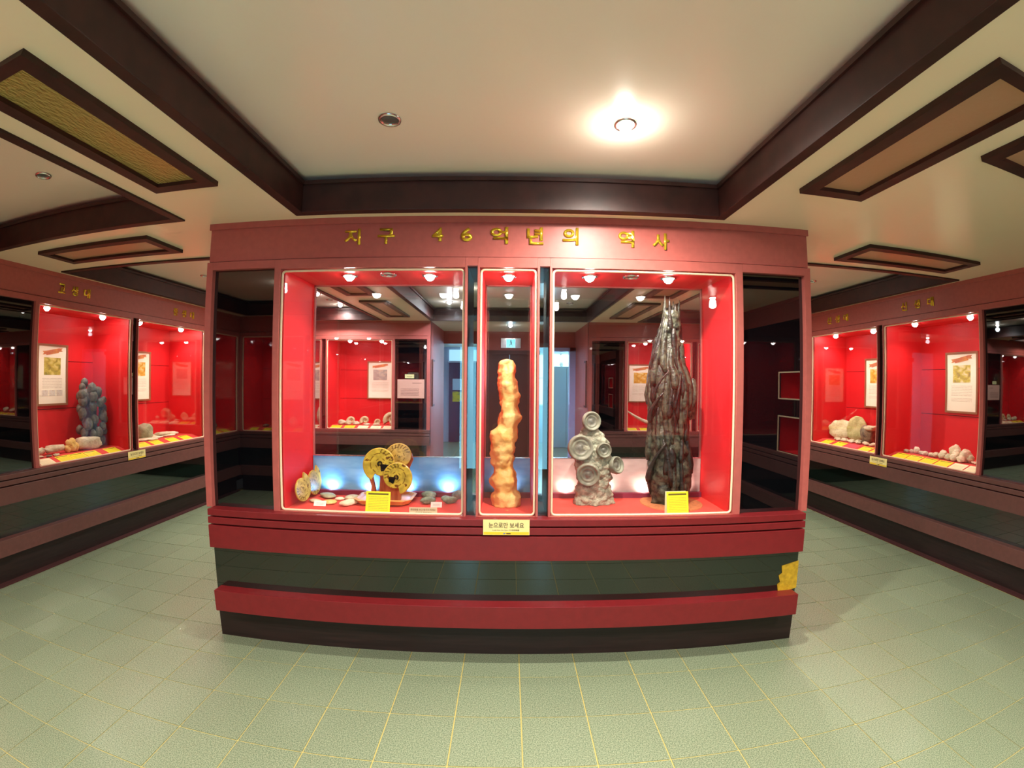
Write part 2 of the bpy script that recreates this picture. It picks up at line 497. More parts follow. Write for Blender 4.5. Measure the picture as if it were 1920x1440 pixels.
for n_, (a, b, c, d) in enumerate(COFFERS):
    g = 0.10
    box('coffer_panel', M['ceilup'], ceil, a - g, b + g, c - g, d + g, ZU, ZU + 0.03)
    bm = bmesh.new()
    bx(bm, a - g - 0.02, a - g, c - g, d + g, ZC + 0.05, ZU); bx(bm, b + g, b + g + 0.02, c - g, d + g, ZC + 0.05, ZU)
    bx(bm, a - g, b + g, c - g - 0.02, c - g, ZC + 0.05, ZU); bx(bm, a - g, b + g, d + g, d + g + 0.02, ZC + 0.05, ZU)
    ob('cove_side', bm, M['dark'], ceil)  # near-black colour puts the gap's shade into the cove sides
    t = 0.052; z0, z1 = ZC - 0.010, ZU - 0.028
    box('coffer_trim', M['wood'], ceil, a, a + t, c, d, z0, z1, 0.003)
    box('coffer_trim', M['wood'], ceil, b - t, b, c, d, z0, z1, 0.003)
    box('coffer_trim', M['wood'], ceil, a + t, b - t, d - t, d, z0, z1, 0.003)
    box('coffer_trim', M['wood'], ceil, a + t, b - t, c, c + t, z0, z1, 0.003)
    # slim inner moulding at the top of the trim
    bm = bmesh.new(); q = 0.012
    bx(bm, a + t, a + t + q, c + t, d - t, z1 - 0.02, z1); bx(bm, b - t - q, b - t, c + t, d - t, z1 - 0.02, z1)
    bx(bm, a + t, b - t, d - t - q, d - t, z1 - 0.02, z1); bx(bm, a + t, b - t, c + t, c + t + q, z1 - 0.02, z1)
    ob('moulding', bm, M['wood'], ceil)


def light_panel(x0, x1, y0, y1, glass, label):
    root = empty('ceiling_light', ((x0 + x1) / 2, (y0 + y1) / 2, ZC))
    tag(root, label, 'ceiling light', 'framed glass ceiling lights')
    hx, hy, f = (x1 - x0) / 2, (y1 - y0) / 2, 0.058
    bm = bmesh.new()
    oz, iz = -0.022, -0.014
    O = [(-hx, -hy), (hx, -hy), (hx, hy), (-hx, hy)]; I = [(-hx + f, -hy + f), (hx - f, -hy + f), (hx - f, hy - f), (-hx + f, hy - f)]
    def ring(pts, z): return [bm.verts.new((x, y, z)) for x, y in pts]
    a, b, c, d = ring(O, 0.0), ring(O, oz), ring(I, oz), ring(I, 0.0)
    for A, B in ((a, b), (b, c), (c, d)):
        for i in range(4): bm.faces.new((A[i], A[(i + 1) % 4], B[(i + 1) % 4], B[i]))
    bmesh.ops.recalc_face_normals(bm, faces=bm.faces)
    ob('frame', bm, M['wood'], root)
    box('glass_panel', glass, root, -hx + f, hx - f, -hy + f, hy - f, -0.005, -0.001)
    return root


light_panel(-1.592, -1.262, 0.690, 1.735, M['lens_panel'], 'dark framed ceiling light with gold textured glass, left of the central coffer')
light_panel(1.256, 1.588, 0.690, 1.752, M['lens_plain'], 'dark framed ceiling light with brown glass, right of the central coffer')
light_panel(-3.18, -2.16, 2.315, 2.657, M['lens_plain'], 'slim framed ceiling light above the left wall showcases')
light_panel(2.172, 3.22, 2.355, 2.70, M['lens_plain'], 'slim framed ceiling light above the right wall showcases')
light_panel(1.735, 2.78, 0.845, 1.187, M['lens_plain'], 'framed ceiling light cut off by the right edge of the picture')
for sx, nm in ((-1, 'left'), (1, 'right')):
    light_panel(*sorted((sx * 1.31, sx * 1.61)), 4.63, 5.75, M['lens_plain'], 'framed ceiling light nearest the far wall, seen through the %s case' % nm)
    light_panel(*sorted((sx * 1.31, sx * 1.61)), 3.20, 4.28, M['lens_plain'], 'framed ceiling light just behind the partition, seen through the top of the %s case' % nm)

DL = ZU - 0.0005
downlight((-0.481, 1.652, DL), False, 'unlit round downlight in the central ceiling coffer', 'room downlights')
downlight((0.454, 1.671, DL), True, 'glowing round downlight in the central ceiling coffer, right of the unlit one', 'room downlights', ROOM_W * 1.1)
downlight((-2.378, 1.684, DL), False, 'unlit downlight in the left ceiling coffer', 'room downlights')
downlight((-0.60, -0.35, DL), True, 'lit downlight of the central coffer behind the camera, left', 'room downlights', ROOM_W * 1.1)
downlight((0.60, -0.35, DL), True, 'lit downlight of the central coffer behind the camera, right', 'room downlights', ROOM_W * 0.7)
downlight((-2.40, 0.0, DL), True, 'lit downlight in the left coffer behind the camera', 'room downlights', ROOM_W * 1.0)
downlight((2.0, 0.3, ZC - 0.0005), True, 'lit downlight in the flat ceiling on the right behind the camera', 'room downlights', ROOM_W * 1.0)
downlight((-0.79, 5.70, DL), True, 'lit greenish downlight seen through the left case near the far wall', 'room downlights', ROOM_W * 0.8, color=(0.86, 0.97, 1.0))
downlight((-0.46, 4.85, DL), True, 'lit downlight seen in the narrow gap left of the orange pillar case', 'room downlights', ROOM_W * 0.9)
downlight((0.78, 5.70, DL), False, 'unlit downlight seen through the right case near the far wall', 'room downlights')
downlight((-2.30, 5.13, DL), True, 'lit downlight at the top left corner seen through the left case', 'room downlights', ROOM_W * 0.7)
downlight((-2.31, 5.54, DL), False, 'unlit downlight between two lit ones in the far left coffer', 'room downlights')
downlight((-2.32, 5.93, DL), True, 'lit downlight next to the far wall in the far left coffer', 'room downlights', ROOM_W * 0.5)
downlight((2.30, 5.13, DL), False, 'unlit downlight in the far right coffer', 'room downlights')
downlight((2.30, 4.70, DL), True, 'added lit downlight in the far right coffer, hidden by the fossil tower', 'room downlights', ROOM_W * 1.0)  # added lamp to light the back area, placed out of sight
downlight((-3.04, 4.09, DL), False, 'unlit downlight in the rear coffer behind the left of the partition', 'room downlights')
downlight((3.01, 4.09, DL), False, 'unlit downlight in the rear coffer behind the right of the partition', 'room downlights')

# ================================================================= SHOWCASE WALLS
ZG0, ZG1 = 0.815, 2.100        # glass opening
CASE_LIGHTS = []


def dressing(root, s0, s1, base_depth=0.06, kerb=True, rail='railbrown'):
    """fascia, rails, glossy band and plinth in a wall's local frame (x along, y into the wall)"""
    box('fascia_board', M['pink'], root, s0, s1, 0.0, 0.05, 2.160, ZC)
    box('cornice', M['pink'], root, s0 - 0.004, s1 + 0.004, -0.010, 0.0, 2.338, ZC)
    box('groove', M['groove'], root, s0, s1, 0.004, 0.05, 2.155, 2.160)
    for a, b in ((0.787, 0.823), (0.743, 0.779), (0.607, 0.734)):
        box('rail', M[rail], root, s0, s1, -0.05, 0.05, a, b, 0.003)
    box('rail_backing', M['groove'], root, s0 + 0.02, s1 - 0.02, -0.025, 0.05, 0.734, 0.787)
    box('glossy_band', M['green'], root, s0, s1, 0.02, 0.05, 0.33, 0.607)
    box('lower_rail', M[rail], root, s0, s1, -0.05, 0.05, 0.235, 0.357, 0.003)
    box('plinth', M['base'], root, s0, s1, base_depth, base_depth + 0.05, 0.0, 0.235)
    if kerb:
        box('kerb', M['groove'], root, s0, s1, 0.0, base_depth, 0.0, 0.012)


def face(root, cells, s0, s1):
    """cells: list of (kind, a, b); everything not a cell is pink frame"""
    cells = sorted(cells, key=lambda c: c[1])
    x = s0
    for k, a, b in cells:
        if a - x > 0.002:
            box('frame_post', M['pink'], root, x, a, -0.010, 0.05, 0.823, 2.155, 0.0015)
        if k == 'gap':
            box('header', M['pink'], root, a, b, -0.010, 0.05, 2.112, 2.155)
            box('tinted_pane', M['smoke'], root, a, b, 0.018, 0.024, 0.823, 2.112)
        elif k != 'win':
            box('header', M['pink'], root, a, b, -0.010, 0.05, 2.112, 2.155)
            box('dark_glass_panel', M['black'], root, a, b, 0.018, 0.03, 0.823, 2.112)
        else:
            box('header', M['pink'], root, a, b, -0.010, 0.02, ZG1 + 0.004, 2.155)
            box('sill_strip', M['pink'], root, a, b, -0.010, 0.02, 0.8232, ZG0 + 0.002 if ZG0 + 0.002 > 0.8232 else 0.826)
        x = b
    if s1 - x > 0.002:
        box('frame_post', M['pink'], root, x, s1, -0.010, 0.05, 0.823, 2.155, 0.0015)


def bead(root, a, b, y):
    """rounded ivory bead round the glass"""
    z0, z1, r, h = ZG0 + 0.010, ZG1, 0.025, 0.006
    bm = bmesh.new()
    path = []
    for cx, cz, a0 in ((b - r, z1 - r, 0), (a + r, z1 - r, 90), (a + r, z0 + r, 180), (b - r, z0 + r, 270)):
        for k in range(5):
            t = R(a0 + k * 22.5); path.append((cx + (r - h) * math.cos(t), cz + (r - h) * math.sin(t), t))
    rings = []
    for (x, z, t) in path:
        nx, nz = math.cos(t), math.sin(t)
        rings.append([bm.verts.new((x + h * nx * math.cos(q), y + h * math.sin(q), z + h * nz * math.cos(q))) for q in [2 * PI * j / 8 for j in range(8)]])
    for i in range(len(rings)):
        A, B = rings[i], rings[(i + 1) % len(rings)]
        for j in range(8): bm.faces.new((A[j], B[j], B[(j + 1) % 8], A[(j + 1) % 8]))
    bmesh.ops.recalc_face_normals(bm, faces=bm.faces)
    return ob('ivory_bead', bm, M['bead'], root, True)


def showcase(frame, a, b, label, depth=0.50, lights=(), rail=True, floor_z=0.86, mirror=False, grooves=True, watts=None, cat='showcase', group='red lined showcases'):
    """frame = (origin, rz) of the wall; a,b along it"""
    (ox, oy), rz = frame
    root = empty('display_case', (ox, oy, 0), rz)
    tag(root, label, cat, group)
    t = 0.012
    zt = ZG1 + 0.002
    fz = floor_z
    if grooves:
        for z0, z1 in ((fz - 0.05, 1.237), (1.243, 1.674), (1.680, zt)):
            box('back_panel', M['lining'], root, a, b, depth, depth + t, z0, z1)
        box('back_joint', M['groove'], root, a, b, depth + 0.006, depth + t + 0.002, fz, zt)
    box('side_panel', M['lining'], root, a - 0.004, a + 0.008, 0.03, depth + t, 0.80, zt)
    box('side_panel', M['lining'], root, b - 0.008, b + 0.004, 0.03, depth + t, 0.80, zt)
    box('top_panel', M['lining'], root, a, b, 0.02, depth + t, zt, zt + t)
    if rail:
        bm = bmesh.new(); pts = [(0.030, 0.80), (0.030, 0.815), (0.165, fz), (depth, fz), (depth, 0.80)]
        A = [bm.verts.new((a + 0.008, y, z)) for y, z in pts]; B = [bm.verts.new((b - 0.008, y, z)) for y, z in pts]
        for i in range(5): bm.faces.new((A[i], A[(i + 1) % 5], B[(i + 1) % 5], B[i]))
        bm.faces.new(A[::-1]); bm.faces.new(B); bmesh.ops.recalc_face_normals(bm, faces=bm.faces)
        ob('platform', bm, M['liningf'], root)
    else:
        box('platform', M['liningf'], root, a + 0.008, b - 0.008, 0.03, depth, 0.80, fz)
        box('platform_edge', M['bead'], root, a + 0.008, b - 0.008, 0.024, 0.030, 0.80, fz + 0.004)
    box('glass_pane', M['glass'], root, a + 0.004, b - 0.004, 0.012, 0.018, ZG0 + 0.006, ZG1)
    bead(root, a + 0.001, b - 0.001, 0.004)
    if mirror:
        box('rear_glass_pane', M['backglass'], root, a + 0.009, b - 0.009, depth - 0.008, depth - 0.002, fz + 0.030, zt)
        bm = bmesh.new(); q = 0.008
        bx(bm, a + 0.009, a + 0.009 + q, depth - 0.013, depth + 0.004, fz, zt); bx(bm, b - 0.009 - q, b - 0.009, depth - 0.013, depth + 0.004, fz, zt)
        bx(bm, a + 0.009, b - 0.009, depth - 0.013, depth + 0.004, zt - q, zt)
        ob('rear_glass_edge', bm, M['pink'], root)
    wm = Matrix.Translation((ox, oy, 0)) @ Matrix.Rotation(rz, 4, 'Z')
    for (s, d, lit, lab) in lights:
        p = wm @ Vector((s, d, zt - 0.0005))
        downlight(p, lit, lab, 'showcase spotlights', (watts or CASE_W) if lit else 0, True, (1.0, 0.93, 0.82), 140)
    return root


# frames: local x runs along the wall, local y into it
F_LEFT = ((-3.66, 0.0), PI / 2)      # s = Y
F_RIGHT = ((3.67, 0.0), -PI / 2)     # s = -Y
F_FRONT = ((0.0, -1.17), PI)         # s = -X   (wall behind the camera)
F_BACK = ((0.0, 6.22), 0.0)           # s = X
F_ISL = ((0.0, 2.25), 0.0)
F_BOX = ((2.80, 0.0), -PI / 2)

# ---- left wall
wl = empty('wall_left', (-3.66, 0, 0), PI / 2)
tag(wl, 'left wall with salmon fascia, dull brown rails, dark glossy band and black plinth', kind='structure')
dressing(wl, -1.17, 6.22)
LW = [('win', -1.13, 0.22), ('dark', 0.24, 0.32), ('win', 0.34, 1.66), ('dark', 1.72, 2.687), ('win', 2.725, 3.80), ('dark', 3.812, 3.882), ('win', 3.893, 4.965), ('dark', 4.98, 5.05), ('win', 5.065, 6.17)]
face(wl, LW, -1.17, 6.22)
showcase(F_LEFT, 2.725, 3.80, 'red showcase holding the tall dark nodule column, nearer one on the left wall', lights=[(2.909, 0.13, True, 'lit spotlight above the framed poster in the left wall near showcase'), (3.59, 0.17, True, 'lit spotlight above the dark nodule column')])
showcase(F_LEFT, 3.893, 4.965, 'red showcase with flat stone slabs beside the left end of the partition', lights=[(4.07, 0.15, True, 'lit spotlight next to the dark strip in the left wall far showcase'), (4.764, 0.18, True, 'lit spotlight above the flat slabs in the left wall far showcase')])
showcase(F_LEFT, -1.13, 0.22, 'red corner showcase behind the camera on the left, seen in the black glass', lights=[(-0.55, 0.2, True, 'lit spotlight in the left corner showcase, entrance end'), (0.0, 0.2, True, 'lit spotlight in the left corner showcase, room end')])
showcase(F_LEFT, 0.34, 1.66, 'red showcase on the left wall level with the camera', lights=[(0.8, 0.2, True, 'lit spotlight in the left showcase beside the camera'), (1.35, 0.2, True, 'second lit spotlight in the left showcase beside the camera')])
showcase(F_LEFT, 5.065, 6.17, 'red showcase in the far left corner behind the partition', lights=[(5.6, 0.2, True, 'lit spotlight in the far left corner showcase')])

# ---- right wall
wr = empty('wall_right', (3.67, 0, 0), -PI / 2)
tag(wr, 'right wall with salmon fascia, dull brown rails, dark glossy band and black plinth', kind='structure')
dressing(wr, -6.22, -0.95)
RW = [('win', -3.845, -2.735), ('dark', -3.925, -3.857), ('win', -5.01, -3.936), ('dark', -5.085, -5.03), ('dark', -2.70, -1.0), ('win', -6.17, -5.10)]
RW = [(k, min(a, b), max(a, b)) for k, a, b in RW]
face(wr, RW, -6.22, -0.95)
showcase(F_RIGHT, -3.845, -2.735, 'red showcase with a row of small cream rocks, nearer one on the right wall', lights=[(-3.576, 0.14, True, 'lit spotlight near the dark strip in the right wall near showcase'), (-2.966, 0.18, True, 'lit spotlight above the framed poster in the right wall near showcase')])
showcase(F_RIGHT, -5.01, -3.936, 'red showcase with three big fossil slabs, beside the right end of the partition', lights=[(-4.231, 0.22, True, 'lit spotlight beside the dark strip in the right wall far showcase'), (-4.826, 0.20, True, 'small lit spotlight above the fossil slabs in the right wall far showcase')])
showcase(F_RIGHT, -6.17, -5.10, 'red showcase in the far right corner behind the partition', lights=[(-5.5, 0.2, True, 'lit spotlight in the far right corner showcase')])

# ---- projecting block at the near right with two niches
wb = empty('wall_projecting', (2.80, 0, 0), -PI / 2)
tag(wb, 'projecting wall block with two small red lined niches', kind='structure')
dressing(wb, -0.95, 0.95)
bm = bmesh.new()
cells = [(-0.95, -0.66, 0.823, 2.155), (-0.20, 0.95, 0.823, 2.155), (-0.66, -0.20, 1.375, 1.0)]
for (a, b, c, d) in ((-0.95, -0.66, 0.823, 2.155), (-0.18, 0.95, 0.823, 2.155), (-0.66, -0.18, 1.64, 2.155), (-0.66, -0.18, 1.19, 1.37)):
    bx(bm, a, b, 0.0, 0.02, c, d)
ob('dark_glass_panel', bm, M['black'], wb)
for z0, z1 in ((1.37, 1.64), (0.823, 1.19)):
    bm = bmesh.new()
    bx(bm, -0.66, -0.18, 0.30, 0.31, z0, z1); bx(bm, -0.67, -0.66, 0.02, 0.31, z0, z1); bx(bm, -0.18, -0.17, 0.02, 0.31, z0, z1)
    bx(bm, -0.66, -0.18, 0.02, 0.31, z0 - 0.01, z0); bx(bm, -0.66, -0.18, 0.02, 0.31, z1, z1 + 0.01)
    ob('niche_lining', bm, M['lining'], wb)
    bm = bmesh.new()
    for q in ((-0.668, -0.655, z0 - 0.006, z1 + 0.006), (-0.185, -0.172, z0 - 0.006, z1 + 0.006), (-0.66, -0.18, z0 - 0.006, z0 + 0.006), (-0.66, -0.18, z1 - 0.006, z1 + 0.006)):
        bx(bm, q[0], q[1], -0.004, 0.004, q[2], q[3])
    ob('niche_bead', bm, M['bead'], wb)
    spot('lamp', (2.80 + 0.16, 0.42, z1 - 0.03), 1.0, 150, 1.0, (1, 0.93, 0.82), 0.02)
box('block_end', M['pink'], wb, -0.97, -0.95, 0.0, 0.87, 0.0, ZC)

# ---- far wall with the passage (seen through the cases) and the wall behind the camera
def end_wall(root, dark_gap=True):
    for s0, s1, cells in ((1.12, 3.66, [('dark', 1.17, 1.645), ('win', 1.68, 2.62), ('dark', 2.635, 2.70), ('win', 2.715, 3.61)]), (-3.66, -1.12, [('dark', -1.63, -1.17), ('win', -2.62, -1.665), ('dark', -2.70, -2.635), ('win', -3.61, -2.715)])):
        box('fascia_board', M['pink'], root, s0, s1, 0.0, 0.05, 2.160, ZC)
        box('cornice', M['pink'], root, s0, s1, -0.010, 0.0, 2.338, ZC)
        for a, b in ((0.787, 0.823), (0.743, 0.779), (0.607, 0.734), (0.235, 0.357)):
            box('rail', M['railbrown'], root, s0, s1, -0.05, 0.05, a, b)
        box('rail_backing', M['groove'], root, s0 + 0.02, s1 - 0.02, -0.025, 0.05, 0.734, 0.787)
        box('glossy_band', M['green'], root, s0, s1, 0.02, 0.05, 0.33, 0.607)
        box('plinth', M['base'], root, s0, s1, 0.06, 0.10, 0.0, 0.235)
        face(root, cells, s0, s1)


wk = empty('wall_back', (0, 6.22, 0), 0)
tag(wk, 'far wall with a central passage, seen through the glass cases', kind='structure')
end_wall(wk)
showcase(F_BACK, -2.62, -1.665, 'red showcase with ribbed ammonites on the far wall, seen through the left case', lights=[(-2.33, 0.14, True, 'left lit spotlight over the ribbed ammonites'), (-1.86, 0.14, True, 'right lit spotlight over the ribbed ammonites')])
showcase(F_BACK, -3.61, -2.715, 'red showcase in the far left corner of the far wall', lights=[(-3.2, 0.2, True, 'lit spotlight in the left corner showcase of the far wall')])
showcase(F_BACK, 1.68, 2.62, 'red showcase with a leaning tusk on the far wall, seen through the right case', lights=[(1.98, 0.14, True, 'left lit spotlight over the tusk'), (2.45, 0.14, True, 'right lit spotlight over the tusk')])
showcase(F_BACK, 2.715, 3.61, 'red showcase in the far right corner of the far wall', lights=[(3.2, 0.2, True, 'lit spotlight in the right corner showcase of the far wall')])
wf = empty('wall_front', (0, -1.17, 0), PI)
tag(wf, 'wall behind the camera, reflected in the black side panels', kind='structure')
end_wall(wf)
for s in (-1, 1):
    nm = 'right' if s < 0 else 'left'
    showcase(F_FRONT, min(s * 1.68, s * 2.62), max(s * 1.68, s * 2.62), 'red showcase behind the camera, %s of the entrance' % nm, lights=[(s * 2.35, 0.2, True, 'outer lit spotlight behind the camera on the ' + nm), (s * 1.9, 0.2, True, 'inner lit spotlight behind the camera on the ' + nm)])
showcase(F_FRONT, 2.715, 3.61, 'red corner showcase behind the camera, reflected in the left black panel', lights=[(3.2, 0.2, True, 'lit spotlight in the corner showcase behind the camera')])

# outer shell behind the walls
for nm, a in (('wall_outer_left', (-4.30, -4.22, -3.4, 11.1)), ('wall_outer_right', (4.22, 4.30, -3.4, 11.1)), ('wall_outer_back', (-4.30, 4.30, 11.06, 11.14)), ('wall_outer_front', (-4.30, 4.30, -3.44, -3.36))):
    tag(box(nm, M['dark'], None, a[0], a[1], a[2], a[3], -0.05, 2.62), 'outer wall shell behind the showcases', kind='structure')
tag(box('ceiling_slab', M['dark'], None, -4.3, 4.3, -3.4, 11.1, 2.60, 2.64), 'slab above the coffered ceiling', kind='structure')

# ---- passage and lobby beyond the far wall
pas = empty('wall_passage', (0, 0, 0))
tag(pas, 'passage through the far wall leading to a bluish lobby', kind='structure')
box('side_wall', M['pink'], pas, -1.17, -1.12, 6.225, 7.5, 0, ZC)
box('side_wall', M['pink'], pas, 1.12, 1.17, 6.225, 7.5, 0, ZC)
bm = bmesh.new()
for (a, b, c, d) in ((-0.50, -0.46, 0, ZC), (0.46, 0.50, 0, ZC), (-0.46, 0.46, 2.0, ZC), (-1.12, -0.50, 2.16, ZC), (0.50, 1.12, 2.10, ZC)):
    bx(bm, a, b, 7.48, 7.53, c, d)
ob('end_wall', bm, M['pink'], pas)
box('doorway_beam', M['wood'], pas, -0.52, 0.52, 7.45, 7.48, 1.98, 2.05)
M['lobby'] = mat('pale_blue_lobby_paint', (0.50, 0.58, 0.72), 0.6)
M['door_blue'] = mat('pale_blue_door_frame', (0.40, 0.46, 0.85), 0.4)
bm = bmesh.new()
bx(bm, -1.72, -1.67, 7.5, 11.0, 0, 2.4); bx(bm, 1.85, 1.9, 7.5, 11.0, 0, 2.4); bx(bm, -1.67, 1.85, 10.96, 11.0, 0, 2.4)
bx(bm, -1.67, -1.17, 7.5, 7.53, 0, 2.4); bx(bm, 1.17, 1.85, 7.5, 7.53, 0, 2.4)
ob('lobby_wall', bm, M['lobby'], pas)
box('door_casing', M['door_blue'], pas, 1.02, 1.12, 7.42, 7.56, 0, 2.10)
box('door_casing', M['door_blue'], pas, 0.62, 1.12, 7.42, 7.56, 2.04, 2.10)
dd = tag(empty('door_1', (0, 7.5, 0)), 'dark double door at the end of the passage behind the orange pillar', kind='structure')
for s in (-1, 1):
    box('door_leaf', mat('dark_brown_door', (0.03, 0.015, 0.012), 0.3), dd, min(0.005 * s, 0.455 * s), max(0.005 * s, 0.455 * s), -0.02, 0.02, 0.005, 1.995, 0.003)
    box('door_handle', M['chrome'], dd, 0.05 * s - 0.01, 0.05 * s + 0.01, -0.06, -0.02, 0.95, 1.25, 0.004)
d2 = tag(empty('door_2', (0, 10.93, 0)), 'dark blue glass door at the left end of the lobby', kind='structure')
box('door_leaf', mat('dark_blue_glass', (0.01, 0.03, 0.09), 0.08, ior=1.6), d2, -1.50, -0.75, -0.02, 0.0, 0.01, 1.98)
box('transom_pane', emat('daylit_transom', (0.35, 0.75, 0.9), 0.5), d2, -1.50, -0.75, -0.02, -0.005, 2.02, 2.30)
box('transom_bar', M['chrome'], d2, -1.52, -0.73, -0.04, 0.01, 1.98, 2.02)
win = tag(empty('window_1', (0, 10.93, 0)), 'daylit window at the right end of the lobby', kind='structure')
box('pane', emat('daylight_pane', (0.45, 0.80, 1.0), 0.9), win, 0.75, 1.80, 0.0, 0.01, 0.95, 2.2)
bm = bmesh.new()
for x in (0.73, 1.26, 1.79): bx(bm, x, x + 0.03, -0.03, 0.0, 0.93, 2.22)
for z in (0.93, 1.6, 2.19): bx(bm, 0.73, 1.82, -0.03, 0.0, z, z + 0.03)
ob('window_frame', bm, M['white'], win)
l = bpy.data.lights.new('window_daylight', 'AREA'); l.energy = DAY; l.color = (0.45, 0.80, 1.0); l.shape = 'RECTANGLE'; l.size = 1.05; l.size_y = 1.25
lo = bpy.data.objects.new('window_daylight', l); link(lo); lo.location = (1.27, 10.88, 1.57); lo.rotation_euler = (-PI / 2, 0, 0)
cb = tag(empty('water_cooler', (1.22, 10.3, 0)), 'tall pale blue white cabinet in the lobby, seen left of the grey stone', 'cabinet')
box('body', mat('pale_enamel', (0.55, 0.80, 0.85), 0.3), cb, -0.24, 0.20, -0.18, 0.18, 0.0, 1.88, 0.01)
bm = bmesh.new(); lathe(bm, [(0.001, 1.99), (0.035, 1.98), (0.05, 1.93), (0.03, 1.88)], 16); ob('top_knob', bm, M['white'], cb, True)
box('door_seam', M['ink'], cb, 0.10, 0.105, -0.183, -0.18, 0.05, 1.84)
es = tag(empty('exit_sign', (0.02, 7.44, 2.17), PI), 'lit blue green emergency exit sign above the dark double door', 'sign')
box('housing', M['chrome'], es, -0.17, 0.17, -0.028, 0.0, -0.085, 0.085, 0.003)
box('lit_face', emat('exit_face', (0.06, 0.55, 0.75), 1.3), es, -0.075, 0.075, 0.0, 0.006, -0.07, 0.07)
bm = bmesh.new()
bmesh.ops.create_uvsphere(bm, u_segments=10, v_segments=8, radius=0.012); bmesh.ops.translate(bm, verts=bm.verts, vec=(0.0, 0.008, 0.042))
for (ax, az, bx_, bz, r) in ((0, .03, -.008, -.008, .011), (-.008, -.008, -.03, -.045, .008), (-.008, -.008, .02, -.03, .008), (.02, -.03, .03, -.055, .007), (0, .022, .03, .012, .006), (0, .022, -.03, .008, .006)):
    d_ = Vector((bx_ - ax, 0, bz - az)); L_ = d_.length; d_.normalize(); n_ = Vector((-d_.z, 0, d_.x)) * r
    A_ = Vector((ax, 0, az)); B_ = Vector((bx_, 0, bz))
    vs = [bm.verts.new(v + Vector((0, y, 0))) for y in (0.004, 0.010) for v in (A_ - n_, B_ - n_ * .7, B_ + n_ * .7, A_ + n_)]
    for f in ((0, 1, 2, 3), (4, 7, 6, 5), (0, 4, 5, 1), (1, 5, 6, 2), (2, 6, 7, 3), (3, 7, 4, 0)): bm.faces.new([vs[q] for q in f])
ob('running_figure', bm, M['white'], es)
downlight((0.01, 6.62, ZC - 0.0005), True, 'small lit downlight in the passage above the exit sign', 'room downlights', ROOM_W * 0.25, color=(0.8, 0.93, 1.0))
downlight((-0.6, 9.0, ZC - 0.0005), True, 'lit downlight in the lobby beyond the passage', 'room downlights', ROOM_W * 0.35, color=(0.6, 0.85, 1.0))

# ---- entrance behind the camera: two bright glass doors, mirrored in the green band
ent = empty('wall_entrance', (0, 0, 0))
tag(ent, 'entrance behind the camera with two bright glass doors', kind='structure')
box('side_wall', M['pink'], ent, -1.17, -1.12, -2.6, -1.175, 0, ZC)
box('side_wall', M['pink'], ent, 1.12, 1.17, -2.6, -1.175, 0, ZC)
bm = bmesh.new()
for (a, b, c, d) in ((-0.50, 0.41, 0, ZC), (-1.12, -0.84, 0, ZC), (0.66, 1.12, 0, ZC), (-0.84, -0.50, 2.15, ZC), (0.41, 0.66, 2.15, ZC)): bx(bm, a, b, -2.62, -2.57, c, d)
ob('end_wall', bm, M['pink'], ent)
for k, s, xc, hw in ((3, -1, -0.67, 0.13), (4, 1, 0.535, 0.09)):
    d3 = tag(empty('door_%d' % k, (xc, -2.60, 0)), 'tall narrow bluish glass door of the entrance behind the camera', kind='structure')
    box('pane', emat('daylit_glass', (0.25, 0.75, 1.0), 4.0), d3, -hw, hw, -0.012, 0.0, 0.10, 2.08)
    bm = bmesh.new()
    for q in ((-hw - 0.035, -hw, 0, 2.15), (hw, hw + 0.035, 0, 2.15), (-hw, hw, 0, 0.10), (-hw, hw, 2.08, 2.15)): bx(bm, q[0], q[1], -0.02, 0.02, q[2], q[3])
    ob('door_frame', bm, M['chrome'], d3)
# notices
nt1 = quad('notice', linemat('pale_yellow_notice', (0.62, 0.60, 0.30), (0.15, 0.12, 0.05), [(0.2, 0.8, 0.35, 0.65, 1)]), None, 0.13, 0.055, 0.002, (-1.42, 6.234, 1.555)); tag(nt1, 'small pale yellow notice above the pinkish one on the far wall', 'notice')
tag(quad('notice', M['notice'], None, 0.385, 0.27, 0.002, (-1.40, 6.234, 1.27)), 'large pinkish printed notice on black glass of the far wall', 'notice')
tag(quad('sticker', mat('white_blue_sticker', (0.55, 0.75, 0.9), 0.5), None, 0.36, 0.28, 0.003, (-1.23, 10.905, 1.30)), 'pale blue paper on the dark blue lobby door', 'sticker')
tag(quad('sticker', picmat('yellow_sticker', (0.8, 0.65, 0.05), (0.75, 0.62, 0.05), (0.05, 0.12, 0.2), 3), None, 0.36, 0.25, 0.003, (-1.23, 10.905, 1.01)), 'yellow sticker under the blue paper on the lobby door', 'sticker')
for s in (-1, 1):
    sb = tag(empty('sign_board', (s * 1.113, 6.40, 1.15)), 'narrow vertical framed board on the %s side of the passage' % ('left' if s < 0 else 'right'), 'sign')
    box('frame', M['wood'], sb, -0.012, 0.012, -0.08, 0.08, 0, 0.68, 0.003)
    box('face', M['pink'], sb, -0.014, 0.014, -0.055, 0.055, 0.03, 0.65)

